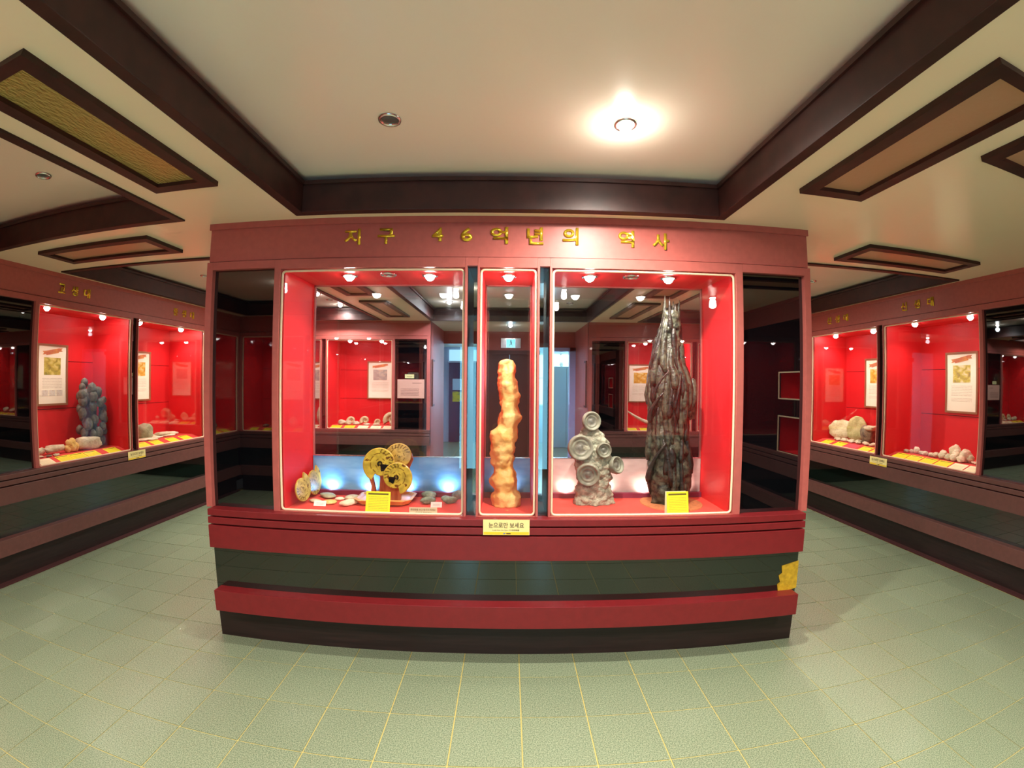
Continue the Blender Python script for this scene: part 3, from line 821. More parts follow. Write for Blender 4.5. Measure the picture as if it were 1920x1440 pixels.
# ================================================================= CENTRAL PARTITION
isl = empty('display_partition', (0, 2.25, 0))
tag(isl, 'free standing salmon and crimson display partition with three lit red cases', 'display partition')
dressing(isl, -1.622, 1.610, base_depth=0.09, kerb=False, rail='red')
for o in list(isl.children):
    if o.name.split('.')[0] in ('fascia_board', 'cornice', 'groove', 'glossy_band', 'plinth'):
        for v in o.data.vertices:
            e = 1.648 if not o.name.startswith('cornice') else 1.655
            if o.name.startswith('plinth'): e = 1.702
            if o.name.startswith('glossy'): e = 1.645
            v.co.x = e * (-1 if v.co.x < 0 else 1) * (0.992 if v.co.x > 0 else 1)
for nm, z0, z1 in (('rail', 0.787, 0.823), ('rail', 0.743, 0.779), ('rail', 0.607, 0.734), ('lower_rail', 0.235, 0.357)):
    pass
IC = [('dark', -1.617, -1.246), ('win', -1.212, -0.231), ('gap', -0.219, -0.167), ('win', -0.156, 0.140), ('gap', 0.152, 0.204), ('win', 0.216, 1.193), ('dark', 1.233, 1.604)]
face(isl, IC, -1.654, 1.641)
DEP = 0.43
# body behind the face
bm = bmesh.new()
for a, b in ((-1.646, -1.230), (1.207, 1.634)):
    bx(bm, a, b, 0.05, DEP, 0.60, 2.36)
bx(bm, -1.230, 1.207, 0.05, DEP, 2.125, 2.36)
bx(bm, -1.70, 1.69, 0.14, DEP - 0.09, 0.0, 0.23)
bx(bm, -1.646, 1.634, 0.05, DEP, 0.23, 0.60)
bx(bm, -1.230, 1.207, 0.05, DEP, 0.60, 0.795)
ob('carcass', bm, M['pink'], isl)
for a, b in ((-0.236, -0.2205), (-0.1655, -0.151), (0.135, 0.1505), (0.2055, 0.221)):
    box('case_divider', M['pink'], isl, a, b, 0.02, DEP, 0.795, 2.125)
for a, b in ((0.787, 0.823), (0.743, 0.779), (0.607, 0.734), (0.235, 0.357)):
    box('rear_rail', M['red'], isl, -1.70, 1.69, DEP, DEP + 0.05, a, b, 0.003)
box('rear_glossy_band', M['green'], isl, -1.64, 1.63, DEP, DEP + 0.01, 0.357, 0.60)
FZ = 0.822
c1 = showcase(F_ISL, -1.212, -0.231, 'left lit case of the partition with polished ammonites before clear rear glass', 0.41, [(-0.89, 0.15, True, 'lit spotlight over the left of the ammonite case'), (-0.44, 0.15, True, 'brightest lit spotlight, over the right of the ammonite case'), (-0.665, 0.13, False, 'unlit spotlight between the two lit ones of the ammonite case')], False, FZ, True, False, watts=CASE_W)
c2 = showcase(F_ISL, -0.156, 0.140, 'narrow middle case of the partition with the orange stone pillar', 0.41, [(-0.008, 0.15, True, 'lit spotlight straight above the orange stone pillar')], False, FZ, True, False, watts=CASE_W * 1.0)
c3 = showcase(F_ISL, 0.216, 1.193, 'right lit case of the partition with grey stone and dark fossil tower', 0.41, [(0.435, 0.14, True, 'lit spotlight above the grey stone with five discs'), (0.875, 0.14, True, 'lit spotlight above the dark fossil tower'), (0.66, 0.13, False, 'unlit spotlight between the two lit ones of the right partition case')], False, FZ, True, False, watts=CASE_W)
# frosted strip with its little lamps at the foot of the rear glass
for c, a, b, col in ((c1, -1.20, -0.243, (0.45, 0.72, 1.0)), (c2, -0.146, 0.130, (0.75, 0.72, 0.9)), (c3, 0.228, 1.182, (1.0, 0.72, 0.62))):
    box('frosted_strip', M['frostw'] if c is c3 else M['frost'], c, a, b, 0.394, 0.398, 0.85, 1.058)
    box('strip_cap', M['chrome'], c, a, b, 0.392, 0.400, 1.058, 1.064)
    box('ledge', mat('plum_ledge', (0.22, 0.03, 0.06), 0.5), c, a, b, 0.368, 0.400, FZ, 0.852)
    n_ = max(1, round((b - a) / 0.26))
    for k in range(n_):
        x = a + (b - a) * (k + 0.5) / n_
        lt = bpy.data.lights.new('strip_lamp', 'SPOT'); lt.energy = 1.1; lt.color = col; lt.spot_size = R(150); lt.spot_blend = 1; lt.shadow_soft_size = 0.006
        q = bpy.data.objects.new('strip_lamp', lt); link(q, c); q.location = (x, 0.356, 0.858); q.rotation_euler = (R(180 - 42), 0, 0)

# lettering
sg = tag(empty('raised_lettering', (0, 2.25, 0)), 'row of raised brass Korean letters on the partition fascia', 'sign')
for ch, x0, x1, z0, z1 in (('지', -.869, -.781, 2.226, 2.310), ('구', -.690, -.600, 2.228, 2.310), ('4', -.405, -.347, 2.240, 2.312), ('6', -.256, -.196, 2.240, 2.312),
                           ('억', -.103, -.012, 2.228, 2.316), ('년', .084, .169, 2.226, 2.316), ('의', .268, .351, 2.227, 2.317), ('역', .559, .643, 2.221, 2.309), ('사', .740, .830, 2.214, 2.302)):
    ob('letter', fit_text(ch, x0, x1, z0, z1, 0.006, 0.028), M['gold'], sg)


def wall_words(frame, word, spots, label):
    (ox, oy), rz = frame
    r = tag(empty('raised_lettering', (ox, oy, 0), rz), label, 'sign')
    for ch, s in zip(word, spots):
        ob('letter', fit_text(ch, s - 0.037, s + 0.037, 2.212, 2.292, 0.006, 0.028), M['gold'], r)


wall_words(F_LEFT, '고생대', (2.95, 3.09, 3.23), 'small dark Korean letters above the nodule column showcase')
wall_words(F_LEFT, '중생대', (4.44, 4.58, 4.72), 'small dark Korean letters above the flat slab showcase')
wall_words(F_RIGHT, '신생대', (-4.68, -4.54, -4.40), 'small Korean letters above the fossil slab showcase on the right')
wall_words(F_RIGHT, '신생대', (-3.57, -3.41, -3.25), 'small Korean letters above the cream rock showcase on the right')

# signs on the rails
def look_sign(loc, rz, label, w_=0.234, h_=0.078):
    r = tag(empty('notice_plate', loc, rz), label, 'sign')
    box('plate', mat('yellow_plate', (0.80, 0.70, 0.30), 0.4), r, -w_ / 2, w_ / 2, -0.004, 0.0, 0, h_)
    box('lower_band', mat('amber_band', (0.80, 0.55, 0.03), 0.4), r, -w_ / 2 + 0.003, w_ / 2 - 0.003, -0.0048, -0.004, 0.002, h_ * 0.2)
    for nm, s, x0, x1, z0, z1, m_ in (('lettering', '눈으로만 보세요', -.38, .38, .48, .83, 'ink'), ('small_lettering', 'Look Into the Eye | 只用眼睛看', -.30, .28, .27, .38, 'ink')):
        t = ob(nm, fit_text(s, x0 * w_, x1 * w_, z0 * h_, z1 * h_, 0.0, 0.006), M[m_], r); t.location = (0, -0.0052, 0)
    bm = bmesh.new(); bx(bm, 0.0, 0.022, -0.0056, -0.0048, h_ * 0.07, h_ * 0.14); ob('emblem_words', bm, M['ink'], r)
    bm = bmesh.new(); prism(bm, [(-0.014, h_ * 0.06), (-0.004, h_ * 0.09), (-0.005, h_ * 0.16), (-0.016, h_ * 0.13)], -0.0056, -0.0048); ob('emblem', bm, mat('blue_emblem', (0.10, 0.20, 0.45), 0.4), r)
    return r


look_sign((-0.009, 2.199, 0.745), 0, 'yellow notice plate in Korean on the rail under the orange pillar')
look_sign((-3.609, 3.815, 0.745), PI / 2, 'yellow notice plate on the left wall rail')
look_sign((3.619, 3.835, 0.732), -PI / 2, 'yellow notice plate on the right wall rail')
# yellow tape
bm = bmesh.new()
prism(bm, [(1.636, 0.528), (1.600, 0.520), (1.530, 0.505), (1.536, 0.462), (1.516, 0.448), (1.528, 0.408), (1.512, 0.396), (1.522, 0.346), (1.575, 0.352), (1.637, 0.366)], 2.2660, 2.2695)
tag(ob('tape_patch', bm, M['tape']), 'ragged patch of yellow tape on the right end of the green band', 'tape')


# ================================================================= CARDS AND POSTERS
def flat_card(frame, s, wd, label, m_='card', d0=0.036, group='caption cards on the sloping rails'):
    """card lying on the sloping reading rail (local y 0.03..0.165, z 0.815..0.86)"""
    (ox, oy), rz = frame
    slope = math.atan2(0.045, 0.135)
    h_ = 0.128
    wm = Matrix.Translation((ox, oy, 0)) @ Matrix.Rotation(rz, 4, 'Z')
    o = quad('caption_card', M[m_], None, wd, h_, 0.0015)
    o.matrix_world = wm @ Matrix.Translation((s, 0.034, 0.8185)) @ Matrix.Rotation(-(PI / 2 - slope), 4, 'X')
    tag(o, label, 'card', group)
    return o


NUM = 'one two three four five six seven eight nine ten eleven twelve thirteen fourteen fifteen sixteen seventeen eighteen nineteen twenty twenty-one twenty-two twenty-three'.split()
ORD = ['first', 'second', 'third', 'fourth', 'fifth', 'sixth']
for k, (a, b) in enumerate(((2.80, 2.955), (3.01, 3.155), (3.16, 3.32), (3.33, 3.48), (3.575, 3.73))):
    flat_card(F_LEFT, (a + b) / 2, b - a, ('cream caption card at the left end of the nodule column case' if k == 0 else '%s yellow caption card from the left in the nodule column case' % ORD[k - 1]), 'cardw' if k == 0 else 'card')
for k, (a, b) in enumerate(((3.975, 4.151), (4.205, 4.349), (4.458, 4.605), (4.682, 4.833))):
    flat_card(F_LEFT, (a + b) / 2, b - a, '%s yellow caption card from the left in the flat slab case' % ORD[k])
for k, (a, b) in enumerate(((3.618, 3.78), (3.45, 3.604), (3.276, 3.43), (3.105, 3.258), (2.935, 3.087), (2.765, 2.918))):
    flat_card(F_RIGHT, -(a + b) / 2, b - a, '%s caption card from the left in the cream rock case' % ORD[k], 'cardw' if k > 3 else 'card')
M['cardp'] = linemat('pink_caption_card', (0.62, 0.07, 0.10), (0.50, 0.05, 0.07), [(0.1, 0.9, 0.1, 0.85, 8)])
for k, (a, b) in enumerate(((4.753, 4.902), (4.529, 4.686), (4.32, 4.50), (4.122, 4.269), (3.955, 4.09))):
    flat_card(F_RIGHT, -(a + b) / 2, b - a, '%s caption card from the left in the fossil slab case' % ORD[k] if k != 2 else 'crimson caption card in the fossil slab case', 'cardp' if k == 2 else 'card')
# far wall
for k, s in enumerate((-2.52, -2.32, -2.12, -1.93, -1.745)):
    flat_card(F_BACK, s, 0.15, '%s caption card from the left below the ribbed ammonites' % ORD[k], 'card' if k < 2 else 'cardw')
for k, s in enumerate((1.78, 1.98, 2.18, 2.38, 2.55)):
    flat_card(F_BACK, s, 0.15, '%s caption card from the left below the leaning tusk' % ORD[k])
for k, s in enumerate((-3.5, -3.3, -3.1, -2.85)):
    flat_card(F_BACK, s, 0.11, '%s caption card from the left in the far left corner case' % ORD[k], 'cardw')
# behind the camera
for k, s in enumerate((3.5, 3.3, 3.1, 2.85)):
    flat_card(F_FRONT, s, 0.11, '%s yellow card in the corner case behind the camera' % ORD[k])
for k, s in enumerate((-1.0, -0.82, -0.5, -0.25)):
    flat_card(F_LEFT, s, 0.12, '%s yellow card in the left corner case behind the camera' % ORD[k])


def poster(frame, s, z0, wd, h_, pic, label, depth=0.50, thumbs=False):
    (ox, oy), rz = frame
    wm = Matrix.Translation((ox, oy, 0)) @ Matrix.Rotation(rz, 4, 'Z')
    r = empty('poster', wm @ Vector((s, depth - 0.001, z0)), rz)
    tag(r, label, 'poster', 'framed posters in the showcases')
    f = 0.018
    bm = bmesh.new()
    bx(bm, -wd / 2 - f, -wd / 2, -0.02, 0, -f, h_ + f); bx(bm, wd / 2, wd / 2 + f, -0.02, 0, -f, h_ + f)
    bx(bm, -wd / 2, wd / 2, -0.02, 0, -f, 0); bx(bm, -wd / 2, wd / 2, -0.02, 0, h_, h_ + f)
    ob('frame', bm, M['pframe'], r)
    quad('sheet', M['sheet'], r, wd, h_, 0.008, (0, -0.012, 0))
    quad('picture', PIC[pic], r, wd * 0.60, h_ * 0.30, 0.001, (0, -0.0135, h_ * 0.50))
    bm = bmesh.new(); W_ = wd * 0.36
    prism(bm, [(-W_, 0.0), (-W_ * .62, 0.006), (-W_ * .62, -0.004), (W_ * .62, 0.022), (W_ * .62, 0.034), (W_, 0.036), (W_ * .86, 0.05), (W_, 0.066), (W_ * .62, 0.064), (-W_ * .62, 0.036), (-W_, 0.032), (-W_ * .86, 0.016)], -0.0145, -0.0125)
    t = ob('ribbon', bm, M['ribbon'], r); t.location = (0, 0, h_ * 0.865 - 0.01)
    if thumbs:
        for k in (-1, 0, 1):
            quad('small_picture', PIC['thumb'], r, wd * 0.21, h_ * 0.10, 0.001, (k * wd * 0.265, -0.0135, h_ * 0.135))
    return r


poster(F_LEFT, 3.275, 1.290, 0.325, 0.520, 'forest', 'framed cream poster with a gold green picture, beside the nodule column', thumbs=True)
poster(F_LEFT, 4.44, 1.290, 0.325, 0.520, 'autumn', 'framed cream poster with an amber picture, in the flat slab case')
poster(F_RIGHT, -3.32, 1.285, 0.345, 0.530, 'jungle', 'framed cream poster with a yellow brown picture, in the cream rock case')
poster(F_RIGHT, -4.48, 1.275, 0.325, 0.530, 'autumn', 'framed cream poster half behind the dark strip, in the fossil slab case')
poster(F_BACK, -1.98, 1.255, 0.36, 0.54, 'sea', 'framed cream poster with a grey blue picture above the ribbed ammonites')
poster(F_BACK, 2.02, 1.235, 0.36, 0.55, 'autumn', 'framed cream poster on the far wall behind the fossil tower')
poster(F_BACK, -3.0, 1.235, 0.34, 0.55, 'sea', 'framed cream poster in the far left corner case')
poster(F_FRONT, 3.1, 1.235, 0.34, 0.55, 'sea', 'framed cream poster in the corner case behind the camera')


# ================================================================= STONES
def noisy(bm, amp, sc, seed):
    off = Vector((seed * 7.31, seed * 3.17, seed * 1.93))
    bm.normal_update()
    mv = []
    for v in bm.verts:
        n = noise.fractal(v.co * sc + off, 1.0, 2.0, 3)
        mv.append(v.co + v.normal * n * amp)
    for v, c in zip(bm.verts, mv): v.co = c


def rock_bm(rx, ry, rz_, seed, amp=0.18, sub=3, cut=0.0, flat=0.0):
    bm = bmesh.new(); bmesh.ops.create_icosphere(bm, subdivisions=sub, radius=1)
    off = Vector((seed * 5.7, seed * 2.3, seed))
    for v in bm.verts:
        n = noise.fractal(v.co * 1.3 + off, 1.0, 2.0, 3)
        f = 1 + amp * n * 1.8
        c = v.co * f
        if flat:   # squarer, slab like
            c = Vector([math.copysign(abs(q) ** (1 - flat), q) for q in c])
        v.co = Vector((c.x * rx, c.y * ry, c.z * rz_))
    lo = min(v.co.z for v in bm.verts)
    for v in bm.verts: v.co.z -= lo
    zc = rz_ * 0.25 if cut == 0 else cut
    for v in bm.verts: v.co.z = max(0, v.co.z - zc * 0.6)
    return bm


def rock(name, loc, size, seed, m_, label, cat='rock', group=None, rz=0.0, amp=0.18, flat=0.0, smooth=True, tilt=(0, 0)):
    bm = rock_bm(size[0], size[1], size[2], seed, amp, 3, 0, flat)
    o = ob(name, bm, M[m_], None, smooth)
    o.location = loc; o.rotation_euler = (tilt[0], tilt[1], rz)
    tag(o, label, cat, group)
    return o


def slice_geometry(Rr, th, seed=0, mirror=False, hue=0):
    """polished ammonite half: flat nautilus outline with its chambers as the colour of the stone"""
    bm = bmesh.new(); n, m_ = 96, 20
    def rad(t):      # t 0..2pi from the mouth round; spiral growth
        return Rr * (0.60 + 0.40 * (t / (2 * PI)) ** 0.8)
    col = bm.loops.layers.color.new('Col')
    g, bk, cc = [], [], {}
    for i in range(n + 1):
        t = 2 * PI * i / n
        for_ = []; bb = []
        for j in range(m_ + 1):
            r = rad(t) * j / m_
            x, z = r * math.cos(t), r * math.sin(t)
            e = 0.0 if j < m_ else 1.0
            for_.append(bm.verts.new((x, -th / 2 + (th * 0.25 if j == m_ else 0), z)))
            bb.append(bm.verts.new((x, th / 2 - (th * 0.25 if j == m_ else 0), z)))
        g.append(for_); bk.append(bb)
    rnd = random.Random(seed)
    base = [(0.70, 0.61, 0.22), (0.74, 0.65, 0.32), (0.68, 0.56, 0.26)][hue % 3]

    def colour(t, f):
        r = f * rad(t) / Rr
        nz = noise.fractal(Vector((math.cos(t) * r * 3, math.sin(t) * r * 3, seed)), 1, 2, 3)
        c = [q * (1 + 0.25 * nz) for q in base]
        # inner whorls: log spiral lines
        sp = (t / (2 * PI) + math.log(max(f, 0.03)) * 1.35) % 1.0
        if f < 0.72 and sp < 0.10: c = [0.40, 0.28, 0.08]
        if f > 0.60 and 0.28 < t / (2 * PI) < 0.60:       # septa of the outer whorl
            q = (t * 3.4 + (f - 0.8) * 2.2) % 1.0
            if q < 0.24 and f < 0.93: c = [0.30, 0.20, 0.05]
        if f < 0.17 and hue == 0: c = [0.07, 0.06, 0.035]
        if hue == 0 and 0.14 <= f < 0.66 - 0.5 * abs(t / (2 * PI) - 0.20) and 0.10 < t / (2 * PI) < 0.31: c = [0.045, 0.045, 0.026]
        if f < 0.09: c = [0.40, 0.33, 0.14]
        if nz > 0.55: c = [0.40, 0.25, 0.09]
        if f > 0.96: c = [0.75, 0.62, 0.28]
        return (c[0], c[1], c[2], 1)

    def setf(f, ts):
        for l, (t, q) in zip(f.loops, ts): l[col] = colour(t, q)
    for i in range(n):
        t0, t1 = 2 * PI * i / n, 2 * PI * (i + 1) / n
        for j in range(m_):
            a, b = j / m_, (j + 1) / m_
            if j == 0:
                f = bm.faces.new((g[i][0], g[i][1], g[i + 1][1])); setf(f, [(t0, a), (t0, b), (t1, b)])
                f = bm.faces.new((bk[i][0], bk[i + 1][1], bk[i][1])); setf(f, [(t0, .5), (t0, .5), (t1, .5)])
            else:
                f = bm.faces.new((g[i][j], g[i][j + 1], g[i + 1][j + 1], g[i + 1][j])); setf(f, [(t0, a), (t0, b), (t1, b), (t1, a)])
                f = bm.faces.new((bk[i][j], bk[i + 1][j], bk[i + 1][j + 1], bk[i][j + 1])); setf(f, [(t0, .5)] * 4)
        f = bm.faces.new((g[i][m_], bk[i][m_], bk[i + 1][m_], g[i + 1][m_])); setf(f, [(t0, .99)] * 4)
    for j in range(m_):      # the step at the mouth
        for i in (0, n):
            try:
                f = bm.faces.new((g[i][j], g[i][j + 1], bk[i][j + 1], bk[i][j])); setf(f, [(0.0, .99)] * 4)
            except ValueError: pass
    bmesh.ops.remove_doubles(bm, verts=bm.verts, dist=0.00005)
    if mirror:
        for v in bm.verts: v.co.x = -v.co.x
    bmesh.ops.recalc_face_normals(bm, faces=bm.faces)
    return bm


def ammonite_slice(Rr, th, loc, rot, seed, label, hue=0, name='ammonite_slice', group='polished ammonite slices', mirror=False):
    o = ob(name, slice_geometry(Rr, th, seed, mirror, hue), M['slice'], None, False)
    o.location = loc; o.rotation_euler = rot
    return tag(o, label, 'fossil', group)


# leaning pair, left wall of the left case
def from_axes(nrm, roll):
    """rotation whose local -y looks along nrm"""
    nrm = Vector(nrm).normalized()
    q = nrm.to_track_quat('-Y', 'Z')
    return (q.to_matrix().to_4x4() @ Matrix.Rotation(roll, 4, 'Y')).to_euler()


ammonite_slice(0.090, 0.010, (-1.160, 2.405, FZ + 0.090), from_axes((0.985, -0.13, 0.14), R(-70)), 3, 'polished ammonite half leaning on the red side wall, front one', 1)
ammonite_slice(0.098, 0.010, (-1.160, 2.560, FZ + 0.098), from_axes((1.0, -0.03, 0.12), R(-60)), 5, 'polished ammonite half leaning on the red side wall, rear one by the rear glass', 2)

# flat stones and half slices on the cloth
GL = 'flat fossil pieces on the red cloth of the left case'
for k, (x, y, rx, ry, rz_, m_, lab) in enumerate((
        (-1.074, 2.560, .060, .036, .014, 'olive', 'long olive flat fossil at the back left, near the leaning slices'),
        (-1.100, 2.440, .042, .020, .011, 'pale', 'thin pale flat fossil between the leaning slice and the white card'),
        (-1.010, 2.425, .045, .026, .012, 'ochre', 'curved tan flat fossil right behind the white card'),
        (-0.983, 2.512, .028, .020, .009, 'cream', 'smallest cream flat pebble in the middle of the cloth'),
        (-0.913, 2.532, .046, .034, .015, 'pale', 'round pale ammonite pebble left of the wooden tray, rear'),
        (-0.893, 2.412, .054, .034, .017, 'cream', 'oval cream ammonite pebble left of the wooden tray, front'))):
    rock('flat_fossil', (x, y, FZ), (rx, ry, rz_), 11 + k, m_, lab, 'fossil', GL, rz=0.3 * (k - 2), amp=0.10)
GG = 'grey green fossils right of the wooden tray'
for k, (x, y, rx, ry, rz_, m_, rz, lab) in enumerate((
        (-0.475, 2.600, .046, .030, .022, 'greenrock', -.3, 'largest grey green oval fossil, beside the tray at the back'),
        (-0.457, 2.478, .044, .024, .020, 'greenrock', .25, 'pale edged grey green fossil, front left one'),
        (-0.369, 2.556, .026, .018, .014, 'greenrock', .2, 'small dull green fossil in the middle of the green ones'),
        (-0.332, 2.490, .044, .020, .020, 'greenrock', .45, 'wedge shaped grey green fossil, front right one'),
        (-0.300, 2.600, .036, .026, .024, 'brownrock', -.2, 'dark greenish fossil against the dark strip'))):
    rock('green_fossil', (x, y, FZ), (rx, ry, rz_), 31 + k, m_, lab, 'fossil', GG, rz=rz, amp=0.14, tilt=(0.12, 0))


def standing_card(w_, h_, loc, rz, m_, label, lean=0.25):
    r = tag(empty('caption_card', loc, rz), label, 'card')
    c = quad('sheet', M[m_], r, w_, h_, 0.0015); c.rotation_euler = (-lean, 0, 0)
    bm = bmesh.new(); d = h_ * math.sin(lean)
    prism(bm, [(-0.004, 0), (0.004, 0), (0.004, h_ * 0.8 * math.cos(lean)), (-0.004, h_ * 0.8 * math.cos(lean))], d * 0.9 + 0.012, d * 0.9 + 0.014)
    ob('prop', bm, M['white'], r)
    return r


standing_card(0.070, 0.030, (-1.046, 2.372, FZ), 0.03, 'smallcard', 'tiny white card in front of the flat fossils', 0.5)
standing_card(0.062, 0.030, (-0.398, 2.405, FZ), 0.0, 'smallcard', 'tiny white card in front of the grey green fossils', 0.4)
yc = standing_card(0.132, 0.112, (-0.690, 2.280, FZ), -0.03, 'card', 'bright yellow caption card standing in front of the wooden tray', 0.22)
yr = standing_card(0.122, 0.118, (0.905, 2.283, FZ), 0.05, 'card', 'bright yellow caption card at the foot of the dark fossil tower', 0.16)
box('backing_sheet', M['cardw'], yr, -0.066, 0.050, 0.022, 0.024, 0.0, 0.118)
# transparent adhesive note on the inside of the glass
r = tag(empty('window_note', (-0.437, 2.2595, 0.8235)), 'cream note with brown Korean words stuck low on the left case glass', 'note')
box('sheet', mat('cream_note', (0.60, 0.47, 0.30), 0.5), r, -0.078, 0.068, 0, 0.001, 0.0, 0.040)
t = ob('lettering', fit_text('확대경을 보고 당기지 마세요', -0.070, 0.060, 0.022, 0.034, 0, 0.01), mat('brown_ink', (0.25, 0.12, 0.05), 0.6), r); t.location = (0, -0.001, 0)
t = ob('lettering', fit_text('유리가 떨어져요', -0.045, 0.040, 0.006, 0.017, 0, 0.01), bpy.data.materials['brown_ink'], r); t.location = (0, -0.001, 0)

# wooden tray
tr = tag(empty('wooden_tray', (-0.703, 2.500, FZ)), 'varnished octagonal wooden tray under the three ammonite slices', 'tray')
def octo(hx, hy, c): return [(-hx + c, -hy), (hx - c, -hy), (hx, -hy + c), (hx, hy - c), (hx - c, hy), (-hx + c, hy), (-hx, hy - c), (-hx, -hy + c)]
bm = bmesh.new()
lv = [(0.145, 0.098, 0.035, 0.008), (0.165, 0.115, 0.04, 0.034), (0.152, 0.102, 0.036, 0.036), (0.138, 0.09, 0.032, 0.022)]
rings = [[bm.verts.new((x, y, z)) for x, y in octo(a, b, c)] for a, b, c, z in lv]
for A, B in zip(rings, rings[1:]):
    for i in range(8): bm.faces.new((A[i], A[(i + 1) % 8], B[(i + 1) % 8], B[i]))
bm.faces.new(rings[0][::-1]); bm.faces.new(rings[-1]); bmesh.ops.recalc_face_normals(bm, faces=bm.faces)
ob('tray_body', bm, M['tray'], tr)
for sx in (-1, 1):
    for sy in (-1, 1):
        bm = bmesh.new(); cyl(bm, 0.009, 0.011, 0, 0.009, 12); q = ob('foot', bm, M['stand'], tr); q.location = (0.11 * sx, 0.07 * sy, 0)
# carved stand
st = tag(empty('carved_stand', (-0.703, 2.500, FZ + 0.022)), 'red brown carved wooden stand holding the ammonite slices on the tray', 'stand')
bm = bmesh.new()
prism(bm, [(-0.100, 0.235), (-0.104, 0.18), (-0.094, 0.13), (-0.078, 0.08), (-0.080, 0.03), (-0.088, 0.0), (-0.050, 0.0), (-0.052, 0.04), (-0.060, 0.09), (-0.075, 0.15), (-0.07, 0.20)], -0.030, -0.012)
ob('curved_leg', bm, M['stand'], st)
bm = bmesh.new()
prism(bm, [(-0.035, 0.0), (-0.037, 0.05), (-0.032, 0.12), (-0.05, 0.17), (0.0, 0.20), (0.06, 0.19), (0.05, 0.10), (0.045, 0.0)], -0.010, 0.030)
ob('centre_block', bm, M['stand'], st)
bm = bmesh.new()
prism(bm, [(0.02, 0.0), (0.02, 0.04), (0.05, 0.08), (0.09, 0.12), (0.105, 0.13), (0.10, 0.09), (0.104, 0.05), (0.092, 0.0)], -0.045, -0.02)
ob('front_block', bm, M['stand'], st)
bm = bmesh.new()
prism(bm, [(0.03, 0.10), (0.05, 0.24), (0.135, 0.25), (0.145, 0.215), (0.125, 0.17), (0.11, 0.10)], 0.055, 0.070)
ob('rear_bracket', bm, M['stand'], st)
ammonite_slice(0.104, 0.014, (-0.722, 2.452, 1.052), from_axes((0.05, -1, 0.10), R(118)), 7, 'upper left polished ammonite slice on the carved stand', 0)
ammonite_slice(0.096, 0.014, (-0.634, 2.540, 1.078), from_axes((0.08, -1, 0.12), R(75)), 12, 'rear right polished ammonite slice on the carved stand, rusty heart', 2)
ammonite_slice(0.096, 0.014, (-0.622, 2.415, 0.985), from_axes((0.02, -1, 0.10), R(-105)), 9, 'front polished ammonite slice on the carved stand, lowest of the three', 0, mirror=True)

# orange pillar
def column_bm(levels, n=40, amp=0.012, sc=16, seed=1, ydep=1.0):
    """levels: (z, xleft, xright) ; cross sections interpolated"""
    zs = [l[0] for l in levels]
    bm = bmesh.new(); rings = []
    H = zs[-1] - zs[0]; steps = 90
    for k in range(steps + 1):
        z = zs[0] + H * k / steps
        i = 0
        while i < len(zs) - 2 and z > zs[i + 1]: i += 1
        f = (z - zs[i]) / (zs[i + 1] - zs[i])
        def cr(c):
            p0, p1, p2, p3 = (levels[max(i - 1, 0)][c], levels[i][c], levels[i + 1][c], levels[min(i + 2, len(levels) - 1)][c])
            return 0.5 * (2 * p1 + (p2 - p0) * f + (2 * p0 - 5 * p1 + 4 * p2 - p3) * f * f + (3 * p1 - p0 - 3 * p2 + p3) * f ** 3)
        xl, xr = cr(1), cr(2)
        cx, r = (xl + xr) / 2, (xr - xl) / 2
        ring = []
        for j in range(n):
            t = 2 * PI * j / n
            p = Vector((cx + r * math.cos(t), r * ydep * math.sin(t), z))
            nn = noise.fractal(Vector((p.x, p.y, p.z)) * sc + Vector((seed, 0, 0)), 1, 2.1, 4)
            p += Vector((math.cos(t), math.sin(t), 0)) * amp * nn * 1.6
            ring.append(bm.verts.new(p))
        rings.append(ring)
    for A, B in zip(rings, rings[1:]):
        for j in range(n): bm.faces.new((A[j], A[(j + 1) % n], B[(j + 1) % n], B[j]))
    for ring, dz in ((rings[0], 0.0), (rings[-1], 0.008)):
        c = bm.verts.new(sum((v.co for v in ring), Vector()) / n + Vector((0, 0, dz)))
        for j in range(n): bm.faces.new((ring[j], ring[(j + 1) % n], c))
    bmesh.ops.recalc_face_normals(bm, faces=bm.faces)
    return bm


lv = [(0.0, -.098, .072), (0.03, -.104, .075), (0.06, -.098, .068), (0.085, -.085, .040), (0.11, -.100, .046), (0.14, -.104, .056), (0.18, -.084, .040), (0.22, -.088, .028), (0.27, -.098, .032), (0.33, -.108, .036),
      (0.385, -.112, .045), (0.415, -.104, .050), (0.445, -.068, .056), (0.50, -.054, .062), (0.56, -.052, .060), (0.63, -.055, .050), (0.70, -.062, .044), (0.75, -.064, .041), (0.775, -.058, .034), (0.80, -.056, .028), (0.818, -.046, .018)]
pl = ob('orange_stone_pillar', column_bm(lv, 48, 0.011, 17, 3.3, 0.85), M['stal'], None, True)
pl.location = (0, 2.475, FZ)
tag(pl, 'tall lumpy orange stalactite stone standing in the narrow middle case', 'rock')
bm = bmesh.new(); cyl(bm, 0.009, 0.009, 0, 0.002, 16)
o = ob('coin', bm, M['chrome']); o.location = (-0.008, 2.36, FZ); tag(o, 'small silvery coin on the cloth before the orange pillar', 'coin')

# grey stone with five discs
gs = tag(empty('fossil_stone', (0.487, 2.50, FZ)), 'rough pale grey stone carrying five round coiled fossils', 'fossil')
lv = [(0.0, -.118, .118), (0.03, -.110, .112), (0.08, -.100, .102), (0.14, -.098, .098), (0.20, -.105, .108), (0.25, -.112, .115), (0.30, -.130, .100), (0.36, -.125, .085), (0.41, -.085, .045), (0.45, -.065, .015), (0.49, -.040, .010)]
q = ob('stone_body', column_bm(lv, 48, 0.010, 30, 8.1, 0.42), M['greystone'], gs, True)


